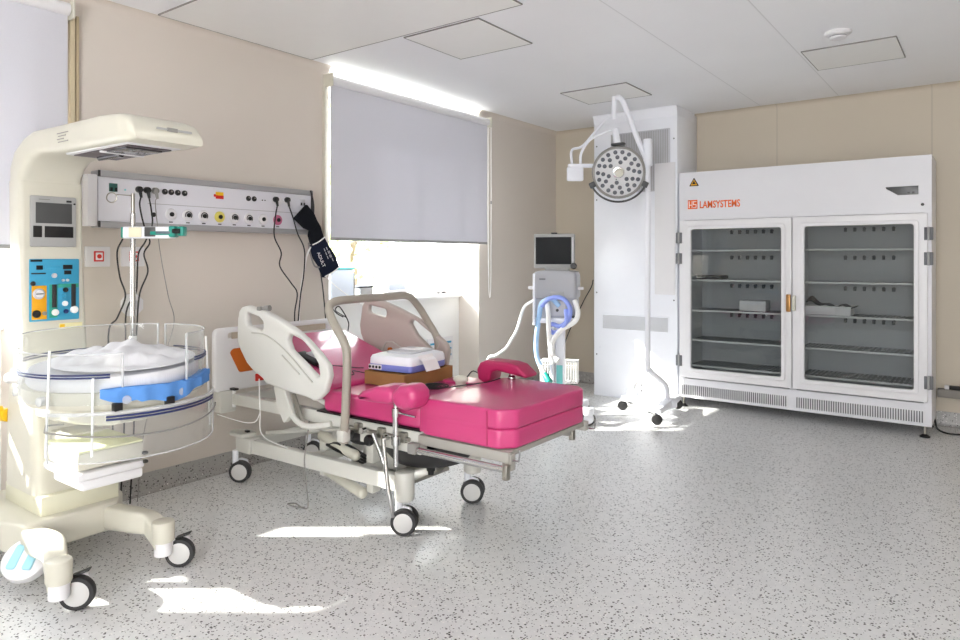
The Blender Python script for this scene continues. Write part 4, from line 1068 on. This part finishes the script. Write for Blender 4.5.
for (x0, x1, gx0, gx1, hx) in ((-2.252, -1.314, -2.150, -1.392, CX0 + .008), (-1.306, -.378, -1.218, -.465, CX1 - .018)):
    z0, z1, gz0, gz1 = .268, 1.668, .352, 1.59
    outer = rrect(x0, x1, z0, z1, .008, 2); inner = rrect(gx0, gx1, gz0, gz1, .025, 4); step = rrect(gx0 - .03, gx1 + .03, gz0 - .03, gz1 + .03, .03, 4)
    dr = G().prism(outer, (0, CY0 - .012, 0), (1, 0, 0), (0, 0, 1), .036, holes=(inner,), bev=.004).prism(step, (0, CY0 - .034, 0), (1, 0, 0), (0, 0, 1), .010, holes=(inner,), bev=.004).build('door', 'white', t)
    G().bx(gx0 - .012, gx1 + .012, CY0 - .014, CY0 - .008, gz0 - .012, gz1 + .012).build('glass_pane', 'cabglass', dr)
    for z in (1.515, 1.33, .415):
        h_ = G().bx(hx - .028, hx + .028, CY0 - .038, CY0 + .0, z - .048, z + .048, .004).build('hinge', 'grille', dr, label='grey hinge')
        G().cyl((hx, CY0 - .04, z - .05), (hx, CY0 - .04, z + .05), .008, n=12).build('hinge_pin', 'bezel', h_)
G().bx(-1.350, -1.316, CY0 - .062, CY0 - .034, .895, 1.038, .006).build('handle', 'gold', t, label='bronze door handle')
G().bx(-1.306, -1.278, CY0 - .062, CY0 - .034, .905, 1.03, .008).build('handle', 'cream', t, label='cream door handle')
for zi, z in enumerate((1.405, 1.14, .868, .60, .372)):
    for x0, x1 in ((-2.20, -1.345), (-1.275, -.415)):
        s = G()
        s.bx(x0, x1, CY0 + .06, CY0 + .075, z - .012, z + .004, .002)
        o = s.build('shelf', 'shelflip', t)
        g = G()
        for k in range(26):
            x = x0 + (x1 - x0) * (k + .5) / 26
            g.bx(x - .010, x + .010, CY0 + .075, CY1 - .05, z - .006, z - .001)
        for y in (CY0 + .2, CY0 + .34): g.bx(x0, x1, y, y + .012, z - .010, z - .005)
        g.build('shelf_grid', 'shelf', o)
for z in (1.345, 1.085, .815, 1.58):
    for x0 in (-1.93, -.99):
        g = G()
        for k in range(6):
            x = x0 + .07 * k
            g.cyl((x, CY1 - .034, z), (x, CY1 - .07, z), .012, n=10)
            g.box((x, CY1 - .06, z - .016), (.022, .02, .018), .003)
        g.build('hose_holder', 'grille', t)
for x0, x1 in ((-2.241, -1.347), (-1.286, -.397)):
    v = G().bx(x0, x1, CY0 - .004, CY0, .108, .20, .001).build('vent_grille', 'white', t)
    slots(x0 + .004, x1 - .004, .112, .196, 52, CY0 - .004, True, .5).build('slots', 'grille', v)
for x in (-2.235, -.40):
    for y in (CY0 + .03, CY1 - .06):
        f = G().cyl((x, y, .012), (x, y, .09), .009, n=12).build('foot', 'steel', t)
        G().lathe([(.035, 0), (.035, .008), (.02, .02), (.01, .024)], (x, y, 0), (0, 0, 1), 20).build('foot_pad', 'black', f)
yl = CY0 - .0015
lg = G().text('LAMSYSTEMS', (-2.083, yl, 1.777), (1, 0, 0), (0, 0, 1), .078, .003, .0014).build('lettering', 'logo', t, label='orange LAMSYSTEMS lettering')
bpy.context.view_layer.update()
wd = lg.dimensions.x
if wd > 0:
    k = .348 / wd
    ox = min(v.co.x for v in lg.data.vertices)
    oz = min(v.co.z for v in lg.data.vertices)
    for v in lg.data.vertices: v.co.x = ox + (v.co.x - ox) * k; v.co.z = oz + (v.co.z - oz) * 1.12
em = G().bx(-2.186, -2.100, yl - .001, yl + .002, 1.772, 1.852).build('emblem', 'logo', t, label='orange square emblem')
for x0, x1, z0, z1 in ((-2.176, -2.170, 1.782, 1.842), (-2.176, -2.15, 1.804, 1.810), (-2.150, -2.145, 1.782, 1.842), (-2.139, -2.108, 1.834, 1.840), (-2.139, -2.108, 1.808, 1.814), (-2.139, -2.108, 1.782, 1.788), (-2.139, -2.133, 1.808, 1.84), (-2.114, -2.108, 1.782, 1.814)):
    G().bx(x0, x1, yl - .003, yl, z0, z1).build('emblem_line', 'paper', em)
tri = [(-2.175, 1.975), (-2.085, 1.975), (-2.13, 2.052)]
ws = G().prism(tri, (0, yl, 0), (1, 0, 0), (0, 0, 1), .003, fil=.006).build('warning_sign', 'black', t, label='yellow warning triangle')
G().prism([(-2.16, 1.983), (-2.10, 1.983), (-2.13, 2.036)], (0, yl - .002, 0), (1, 0, 0), (0, 0, 1), .003, fil=.003).build('sign_field', 'panelyellow', ws)
g = G()
g.lathe([(.010, 0), (.010, .002), (.003, .002)], (-2.13, yl - .0025, 2.002), (0, -1, 0), 14)
for a in (90, 210, 330): g.sph((-2.13 + .011 * math.cos(R(a)), yl - .004, 2.002 + .011 * math.sin(R(a))), (.006, .0015, .006), 10)
g.build('sign_symbol', 'black', ws)
dp = G().prism([(-.62, 1.845), (-.645, 1.86), (-.65, 1.875), (-.438, 1.875), (-.438, 1.81), (-.57, 1.81)], (0, yl, 0), (1, 0, 0), (0, 0, 1), .006, bev=.001).build('display', 'screengrey', t, label='dark display')
for x in (-.50, -.47): G().bx(x - .008, x + .008, yl - .006, yl - .002, 1.818, 1.832).build('key', 'black', dp)
G().cyl((-.412, yl, 1.733), (-.412, yl - .008, 1.733), .011, n=14).build('lock', 'black', t)

# contents of the cabinet
t = thing('open_carton', 'white carton holding dark instruments on the third shelf, right half of the cabinet', 'box', (-1.05, 6.24, .872))
g = G(); g.bx(-1.235, -.90, 6.155, 6.33, .872, .878).bx(-1.235, -.90, 6.155, 6.159, .872, .945).bx(-1.235, -.90, 6.326, 6.33, .872, .945).bx(-1.235, -1.231, 6.155, 6.33, .872, .945).bx(-.904, -.90, 6.155, 6.33, .872, .945).bx(-1.23, -.905, 6.16, 6.325, .93, .936)
g.build('carton', 'paper', t)
t = thing('instrument_pouch', 'crumpled dark pouch lying on the white carton in the cabinet', 'pouch', (-.98, 6.24, .945))
g = G(); g.surf(lambda u, v: (-1.23 + .36 * u, 6.17 + .14 * v, .95 + .06 * max(0, math.sin((u * 1.5 + .35) * PI)) ** 2 * (1 - abs(v - .5)) + .012 * math.sin(u * 19)), 24, 6, .008)
g.build('pouch', 'lampdark', t, angle=70)
def shelfbox(label, x, z, s, mat, nm='supply_box'):
    G().box((x, 6.26, z + .004 + s[2] / 2), s, .006).build(nm, mat, label=label, cat='box')
shelfbox('white supply box on the third shelf, left half of the cabinet', -1.66, .87, (.22, .16, .09), 'paper')
shelfbox('flat grey tray on the second shelf, left half of the cabinet', -2.03, 1.142, (.22, .2, .035), 'lampdark', 'instrument_tray')

# power strip and cable on the floor to the right of the cabinet
g = G().bx(-.345, XR - .01, YB - .07, YB + .004, .235, .30, .006); g.build('wall_duct', 'greyduct', label='grey cable duct low on the wall right of the cabinet', cat='cable duct')
t = thing('power_strip', 'black power strip with white end resting on the wall duct right of the cabinet', 'power strip', (-.15, YB - .06, .30))
G().bx(-.27, .15, YB - .062, YB - .02, .3005, .33, .006).build('strip', 'black', t); G().bx(-.30, -.268, YB - .062, YB - .02, .3005, .332, .006).build('strip_end', 'white', t)
G().tube([(-.36, 6.50, .06), (-.34, 6.42, .012), (-.29, 6.32, .006), (-.22, 6.30, .006), (-.12, 6.36, .006), (.1, 6.42, .006)], .007, 8).build('floor_cable', 'black', label='black cable on the floor beside the glass cabinet', cat='cable')

# ------------------------------------------------------------------ mobile surgical lamp
t = thing('surgical_lamp', 'white mobile surgical lamp with round head in front of the column', 'surgical lamp', (-2.3, 5.5, 0))
LX, LY = -2.24, 5.30
g = G(); g.tube([(LX, LY, 2.27), (LX, LY, 1.4), (LX, LY, .52), (LX + .01, LY + .02, .42), (LX + .05, LY + .12, .34), (LX + .06, LY + .24, .26), (LX + .05, LY + .30, .12)], .021, 16, 8)
g.build('pole', 'whitem', t)
G().cyl((LX, LY, 2.08), (LX, LY, 2.30), .036, n=20, bev=.006).build('pole_head', 'whitem', t)
hub_ = V((LX + .05, LY + .32, .11))
G().cyl((hub_.x, hub_.y, .075), (hub_.x, hub_.y, .15), .07, n=24, bev=.01).build('base_hub', 'whitem', t)
for i, (ex, ey) in enumerate(((-2.15, 5.27), (-2.23, 5.94), (-2.66, 5.90), (-2.60, 5.60))):
    g = G(); p, q = V((hub_.x, hub_.y, .12)), V((ex, ey, .105)); d_ = (q - p).normalized(); w = V((-d_.y, d_.x, 0))
    g.rings([[p + (q - p) * k + w * a + V((0, 0, b)) for a, b in rrect(-ww, ww, -hh, hh, .01, 3)] for k, ww, hh in ((0, .045, .035), (1, .03, .022))])
    lg = g.build('leg', 'whitem', t)
    castor(t, (ex, ey), .043, .024, R(-55), .10, 'bezel', hub='rubber', brake=(1. if i == 0 else None), stem_r=.012)
g = G(); g.tube([(-2.56 + .035 * math.cos(a), 5.85, .165 + .045 * math.sin(a)) for a in [R(-250 + 20 * k) for k in range(16)]], .008, 8, 0); g.build('base_handle', 'chrome', t)
AP = V((-2.46, 5.22, 2.64))
g = G(); g.tube([V((LX + .02, LY, 2.08)), V((LX - .06, LY - .02, 2.26)), AP + V((.05, .015, -.06)), AP + V((.012, 0, .01)), AP + V((-.02, 0, .01))], .022, 14, 8); g.build('spring_arm', 'whitem', t)
G().cyl(AP + V((-.035, 0, .03)), AP + V((-.045, 0, -.16)), .021, n=18, bev=.005).build('arm_joint', 'whitem', t)
JB = V((-2.83, 5.16, 2.03))
g = G(); g.tube([AP + V((-.045, 0, -.135)), AP + V((-.12, -.0, -.155)), AP + V((-.31, -.02, -.35)), V((JB.x - .03, JB.y, JB.z + .22)), V((JB.x - .03, JB.y, JB.z + .10))], .011, 10, 6); g.build('parallel_arm', 'whitem', t)
HC = V((-2.365, 5.02, 2.01))
g = G(); g.tube([HC + V((-.05, .03, .345)), HC + V((-.12, .0, .33)), V((JB.x + .14, JB.y, JB.z + .29)), V((JB.x + .06, JB.y, JB.z + .19)), V((JB.x + .05, JB.y, JB.z + .10))], .011, 10, 6); g.build('parallel_arm', 'whitem', t)
g = G(fr(JB)); g.box((-.0, 0, .015), (.14, .05, .12), .014); g.box((.05, 0, .085), (.22, .06, .03), .008); g.build('joint_box', 'whitem', t)
# lamp head
SM = Matrix.Translation(HC) @ Matrix.Scale(.9, 4) @ Matrix.Translation(-HC)
nrm = V((.42, -.80, -.18)).normalized()
g = G(SM); g.lathe([(.226, -.02), (.232, -.035), (.232, -.07), (.20, -.10), (.08, -.115), (.004, -.116)], HC + nrm * .02, nrm, 48); g.build('head_shell', 'whitem', t)
hd = G(SM).lathe([(.004, 0), (.206, 0), (.212, .004)], HC, nrm, 48).build('head_face', 'lampface', t)
g = G(SM); g.lathe([(.208, -.03), (.229, -.03), (.232, -.005), (.226, .012), (.213, .014), (.208, .004), (.208, -.03)], HC, nrm, 48, cap=False); g.build('head_rim', 'graywire', t)
lu = V((0, 0, 1)).cross(nrm).normalized(); lu = -lu if lu.x < 0 else lu; lv = V((0, 0, 1)); lv = (lv - nrm * lv.dot(nrm)).normalized()
for k in range(6):
    for rad, offs in ((.178, (-.34, 0., .34)), (.133, (-.26, .26)), (.09, (0.,))):
        for o_ in offs:
            a = R(60 * k + 20) + o_
            p = HC + lu * (rad * math.cos(a)) + lv * (rad * math.sin(a))
            G(SM).lathe([(.020, -.001), (.020, .003), (.013, .008), (.002, .009)], p, nrm, 12).build('led_lens', 'lens', hd)
g = G(SM)
for k in range(6):
    a = R(60 * k + 50); d_ = lu * math.cos(a) + lv * math.sin(a)
    g.cyl(HC + d_ * .06 + nrm * .001, HC + d_ * .206 + nrm * .001, .0022, n=6)
g.build('face_joint', 'grille', hd)
G(SM).lathe([(.052, 0), (.05, .012), (.04, .014)], HC, nrm, 24).build('handle_ring', 'chrome', hd)
G(SM).lathe([(.038, .0), (.036, .055), (.026, .066), (.003, .068)], HC, nrm, 24).build('sterile_handle', 'cream', hd)
G(SM).sph(HC + lv * -.06 + lu * -.02 + nrm * .003, .006, 10).build('sensor', 'black', hd)
bowp = [HC + (lu * math.cos(a) + lv * math.sin(a)) * .258 + nrm * .0 for a in [R(-155 + 130 * k / 20) for k in range(21)]]
G(SM).tube(bowp, .009, 8, 0).build('grip_bow', 'lampdark', t)
for p, a in ((bowp[0], -155), (bowp[-1], -25)):
    d_ = (lu * math.cos(R(a)) + lv * math.sin(R(a))); e_ = nrm.cross(d_)
    rot = Matrix(((d_.x, e_.x, nrm.x), (d_.y, e_.y, nrm.y), (d_.z, e_.z, nrm.z)))
    G(SM).box(p - d_ * .008, (.055, .05, .04), .006, rot=rot).build('grip_mount', 'lampdark', t)
top = HC + lv * .245
G(SM).cyl(top + V((-.02, .01, 0)), top + V((-.045, .02, .14)), .03, n=18, bev=.004).build('head_neck', 'whitem', t)
G(SM).box(top + V((-.005, 0, .0)), (.12, .05, .022), .006).build('neck_clamp', 'lampdark', t)

# ------------------------------------------------------------------ ventilator
VO = (-2.87, 4.93, 0)
t = thing('ventilator', 'grey ventilator with dark screen on a white trolley beside the column', 'ventilator', VO, R(22), local=True)
s = G().box((-.02, -.02, 1.392), (.335, .05, .285), .014, rot=None).build('monitor', 'bezel', t)
G().box((-.025, -.047, 1.395), (.292, .006, .222), .003).build('screen', 'screen', s)
G().box((.133, -.047, 1.40), (.014, .006, .21), .003).build('key_strip', 'devgrey', s)
G().box((-.02, -.03, 1.537), (.05, .03, .012), .004).build('alarm_light', 'black', s)
G().lathe([(.026, 0), (.026, .02), (.02, .026), (.003, .026)], (.142, -.045, 1.27), (0, -1, 0), 20).build('dial', 'black', s)
G().box((0, 0, 1.245), (.20, .07, .03), .008).build('monitor_hinge', 'bezel', t)
g = G(); g.rings([[(a, b, z) for a, b in rrect(-w, w, -.14, .14, .03, 4)] for w, z in ((.172, 1.01), (.176, 1.02), (.176, 1.19), (.165, 1.222), (.13, 1.232))]); g.build('main_unit', plastic('vent_upper', '#a4a5aa', .4, var=.03), t)
G().box((-.10, -.142, 1.165), (.05, .004, .01)).build('name_mark', 'grille', t)
G().box((.02, -.142, 1.045), (.11, .004, .04), .001).build('button_panel', 'bezel', t)
G().box((-.17, -.02, 1.0), (.02, .24, .42), .006).build('side_frame', 'whitem', t)
g = G(); g.box((0, .0, .93), (.33, .25, .16), .012); lo = g.build('lower_unit', plastic('vent_lower', '#a9abb4', .4), t)
G().box((.02, -.128, .93), (.13, .008, .12), .003).build('port_panel', 'devgrey', lo)
for x, z in ((.02, .955), (.02, .915), (-.13, .865), (.15, .865)): G().cyl((x, -.125, z), (x, -.14, z), .012, n=12).build('port', 'lampdark', lo)
for x in (-.21, .19): G().cyl((x - .02, -.05, 1.09), (x + .03, -.05, 1.09), .013, n=12).build('side_knob', 'white', t)
G().box((0, -.02, .83), (.26, .22, .045), .01).build('trolley_top', 'whitem', t)
G().bx(-.012, .062, -.04, .05, .10, .84, .01).build('trolley_post', 'whitem', t)
G().bx(-.055, -.015, -.06, .02, .10, .84, .008).build('trolley_post', 'whitem', t)
G().bx(.0, .05, -.046, -.04, .27, .46, .002).build('post_panel', 'tealpale', t, label='pale teal panel')
# wire basket
g = G()
bx0, bx1, by0, by1, bz0, bz1 = -.15, .155, .055, .17, .30, .475
def loop(z, r=.006): g.tube([(bx0, by0, z), (bx1, by0, z), (bx1, by1, z), (bx0, by1, z)], r, 6, 0, True)
loop(bz1, .008); loop(bz0, .006); loop((bz0 + bz1) / 2 + .04, .004)
for k in range(15):
    x = bx0 + (bx1 - bx0) * k / 14
    for y in (by0, by1): g.cyl((x, y, bz0), (x, y, bz1), .0035, n=6)
    g.cyl((x, by0, bz0), (x, by1, bz0), .0035, n=6)
for k in range(1, 5):
    y = by0 + (by1 - by0) * k / 5
    for x in (bx0, bx1): g.cyl((x, y, bz0), (x, y, bz1), .0035, n=6)
g.build('wire_basket', 'whitetube', t)
g = G(); g.box((0, 0, .105), (.12, .12, .06), .014)
for a in (-28, 50, 155, 208):
    p, q = V((0, 0, .11)), V((.30 * math.cos(R(a)), .26 * math.sin(R(a)), .115)); d_ = (q - p).normalized(); w = V((-d_.y, d_.x, 0))
    g.rings([[p + (q - p) * k + w * c + V((0, 0, b)) for c, b in rrect(-.035, .035, -.025, .025, .012, 3)] for k in (0, 1)])
    g.cyl(q + V((0, 0, -.03)), q + V((0, 0, .03)), .045, n=18, bev=.008)
g.build('trolley_base', 'whitem', t)
for a in (-28, 50, 155, 208):
    castor(t, (.30 * math.cos(R(a)), .26 * math.sin(R(a))), .058, .03, R(-70), .10, 'whitem', hub='whitem')
# breathing circuit (world coordinates)
t = thing('breathing_circuit', 'pale blue and white breathing tubes draped over the ventilator', 'breathing tube', (-2.83, 4.74, .4))
g = G(); g.tube([(-2.76, 4.77, .955), (-2.80, 4.73, 1.01), (-2.86, 4.735, .998), (-2.915, 4.75, .955), (-2.95, 4.77, .83), (-2.985, 4.79, .66), (-2.975, 4.79, .52), (-2.905, 4.79, .39)], .02, 12, 8); g.build('inspiratory_tube', 'bluetube', t)
g = G(); g.tube([(-2.89, 4.72, .95), (-2.83, 4.715, 1.005), (-2.76, 4.715, 1.025), (-2.69, 4.72, 1.013), (-2.64, 4.73, .945), (-2.65, 4.73, .86), (-2.72, 4.725, .80), (-2.80, 4.73, .81), (-2.83, 4.73, .78), (-2.79, 4.72, .745), (-2.71, 4.715, .77), (-2.66, 4.71, .84), (-2.68, 4.74, .93)], .018, 12, 8); g.build('coiled_tube', 'lilac', t, label='lilac coiled tube')
g = G(); g.tube([(-2.85, 4.735, .977), (-2.823, 4.71, .882), (-2.804, 4.69, .725), (-2.79, 4.70, .607)], .02, 12, 8); g.build('expiratory_tube', 'whitetube', t)
g = G(); g.tube([(-2.63, 4.79, 1.0), (-2.58, 4.75, .91), (-2.60, 4.73, .84), (-2.70, 4.71, .775), (-2.765, 4.69, .69), (-2.79, 4.70, .60)], .02, 12, 8); g.build('expiratory_tube', 'whitetube', t)
g = G(); g.cyl((-2.79, 4.70, .62), (-2.775, 4.70, .50), .03, .026, 16, .006); g.cyl((-2.79, 4.70, .56), (-2.72, 4.69, .53), .022, n=14); g.build('y_connector', 'whitetube', t)
g = G(); g.cyl((-2.91, 4.79, .40), (-2.84, 4.76, .335), .024, .03, 14, .005); g.build('mask_connector', 'teal', t, label='teal connector')
G().cyl((-2.945, 4.79, .46), (-2.90, 4.785, .385), .022, n=14).build('white_cuff', 'whitetube', t)
G().tube([(-3.03, 4.83, .99), (-3.06, 4.72, .93), (-3.01, 4.55, .78), (-3.0, 4.45, .70), (-3.02, 4.40, .635), (-3.10, 4.38, .575), (-3.16, 4.36, .54), (-3.20, 4.34, .3), (-3.2, 4.3, .02)], .012, 10, 8).build('supply_hose', 'whitetube', label='white hose curving from the ventilator down behind the bed', cat='hose')
G().tube([(-3.125, 6.06, 1.12), (-3.115, 6.0, 1.05), (-3.13, 5.85, .9), (-3.10, 5.45, .55), (-3.0, 5.2, .25)], .005, 8).build('mains_lead', 'black', label='black lead running from the column down to the ventilator', cat='cable')

# ------------------------------------------------------------------ window bay things
t = thing('vent_plate', 'small slotted wall vent under the window behind the bed', 'vent', (-4.10, 4.9, .40))
G().bx(-4.10, -4.09, 4.72, 5.08, .38, .60, .003).build('plate', 'white', t)
g = G()
for z in (.42, .48, .54): g.bx(-4.09, -4.086, 4.75, 5.05, z, z + .018)
g.build('slots', 'panelblue', t)
def sill_item(name, label, cat, parts):
    t = thing(name, label, cat, parts[0][1]); 
    for n, c, s, m in parts: G().box(c, s, .008).build(n, m, t)
sz = .991
sill_item('storage_box', 'pale blue box with teal lid on the windowsill beside the cuff', 'box', [('box_body', (-4.17, 3.70, sz + .125), (.16, .24, .25), 'palebox'), ('lid', (-4.17, 3.70, sz + .262), (.17, .25, .022), 'tealpale'), ('dark_edge', (-4.088, 3.82, sz + .12), (.004, .012, .2), 'graywire')])
sill_item('document_tray', 'white document tray with papers on the windowsill', 'tray', [('tray_body', (-4.17, 4.30, sz + .02), (.17, .36, .04), 'bezel'), ('papers', (-4.17, 4.31, sz + .055), (.15, .28, .03), 'paper')])
sill_item('blue_folder', 'pale blue bundle on top of the document tray', 'folder', [('bundle', (-4.17, 4.33, sz + .100), (.14, .22, .06), 'palebox')])
sill_item('small_case', 'small grey case on the windowsill left of the document tray', 'case', [('case_body', (-4.17, 3.98, sz + .05), (.12, .14, .10), 'bezel'), ('case_lid', (-4.17, 3.98, sz + .108), (.12, .16, .016), 'lampdark')])

# ------------------------------------------------------------------ outside
G().bx(-40, XO, -30, 40, -.3, -.05).build('yard_ground', 'concrete', kind='structure')
def tree(x, y, h, r, label, seed):
    rnd = random.Random(seed)
    t = thing('leafy_tree', label, 'tree', (x, y, -.05))
    g = G(); g.tube([(x, y, -.05), (x + .1, y, h * .3), (x, y + .1, h * .6)], .16, 10, 4, r2=.07)
    for k in range(6):
        a = k * 1.05; g.tube([(x, y, h * (.3 + .04 * k)), (x + r * .5 * math.cos(a), y + r * .5 * math.sin(a), h * (.5 + .05 * k))], .05, 6, 0, r2=.02)
    g.build('trunk', 'bark', t)
    g = G()
    for k in range(1500):
        while True:
            p = V((rnd.uniform(-1, 1), rnd.uniform(-1, 1), rnd.uniform(-1, 1)))
            if .25 < p.length < 1: break
        p = V((x + p.x * r, y + p.y * r, h * .55 + p.z * h * .48))
        u = V((rnd.uniform(-1, 1), rnd.uniform(-1, 1), rnd.uniform(-1, 1))).normalized(); w = u.orthogonal().normalized(); s = rnd.uniform(.09, .2)
        vs = [g.bm.verts.new(p + u * (a * s) + w * (b * s * .6)) for a, b in ((-1, 0), (0, -1), (1, 0), (0, 1))]
        g.bm.faces.new(vs)
    g.build('foliage', 'leaf', t)
t = thing('neighbouring_building', 'bright white building outside the window behind the bed', 'building', (-15, 17, -.05))
G().bx(-17, -14, 13.4, 24, -.05, 7).build('wall', 'outwhite', t)
for y in (15.0, 17.5, 20.0): G().bx(-14.02, -13.97, y, y + .06, .4, 5.5).build('downpipe', 'winframe', t)
tree(-11.5, 10.6, 5.2, 2.0, 'pale green tree outside the window behind the bed', 3)
tree(-14.5, 8.2, 4.2, 1.6, 'smaller green tree outside, left of the bigger one', 5)

# ------------------------------------------------------------------ light
w = bpy.data.worlds.new('daylight'); bpy.context.scene.world = w; w.use_nodes = True
nt = w.node_tree; bg = nt.nodes['Background']
tc = nt.nodes.new('ShaderNodeTexCoord'); sx = nt.nodes.new('ShaderNodeSeparateXYZ'); nt.links.new(tc.outputs['Generated'], sx.inputs[0])
rp = nt.nodes.new('ShaderNodeValToRGB'); nt.links.new(sx.outputs[2], rp.inputs[0])
rp.color_ramp.elements[0].position = 0.; rp.color_ramp.elements[0].color = (.975, .985, 1, 1)
rp.color_ramp.elements[1].position = .8; rp.color_ramp.elements[1].color = (.86, .92, 1, 1)
nt.links.new(rp.outputs[0], bg.inputs[0]); bg.inputs[1].default_value = 10.
sd = bpy.data.lights.new('sun', 'SUN'); sd.energy = 16.; sd.angle = R(1.2); sd.color = (1, .96, .88)
so = bpy.data.objects.new('sun', sd); C.objects.link(so)
so.rotation_euler = V((.8, .6, -.63)).to_track_quat('-Z', 'Y').to_euler(); so.location = (-9, -4, 6)
def portal(loc, rot, sx_, sy_):
    a = bpy.data.lights.new('window_portal', 'AREA'); a.shape = 'RECTANGLE'; a.size = sx_; a.size_y = sy_; a.cycles.is_portal = True
    o = bpy.data.objects.new('window_portal', a); C.objects.link(o); o.location = loc; o.rotation_euler = rot
portal((.375, YF - .19, 1.55), (R(90), 0, 0), 2.65, 2.1)
portal((-4.34, 4.27, 1.81), (0, R(-90), 0), 1.7, 1.82)
portal((-4.34, .675, 1.81), (0, R(-90), 0), 1.7, 1.41)

# ------------------------------------------------------------------ camera and view
cam = bpy.data.cameras.new('camera'); co = bpy.data.objects.new('camera', cam); C.objects.link(co)
co.location = (0, 0, 1.335); co.rotation_euler = (R(90), 0, R(36.6))
cam.sensor_width = 36.; cam.lens = 36. * 689. / 960.; cam.shift_y = -62. / 960.; cam.clip_start = .05
sc = bpy.context.scene
sc.camera = co
for o in LOCALS: del o['_local']
sc.view_settings.view_transform = 'Standard'; sc.view_settings.look = 'None'; sc.view_settings.gamma = 1.; sc.view_settings.use_curve_mapping = False
sc.view_settings.exposure = .4
sc.cycles.max_bounces = 10; sc.cycles.transparent_max_bounces = 24; sc.cycles.diffuse_bounces = 6
sc.cycles.use_denoising = True
sc.cycles.sample_clamp_indirect = 8.
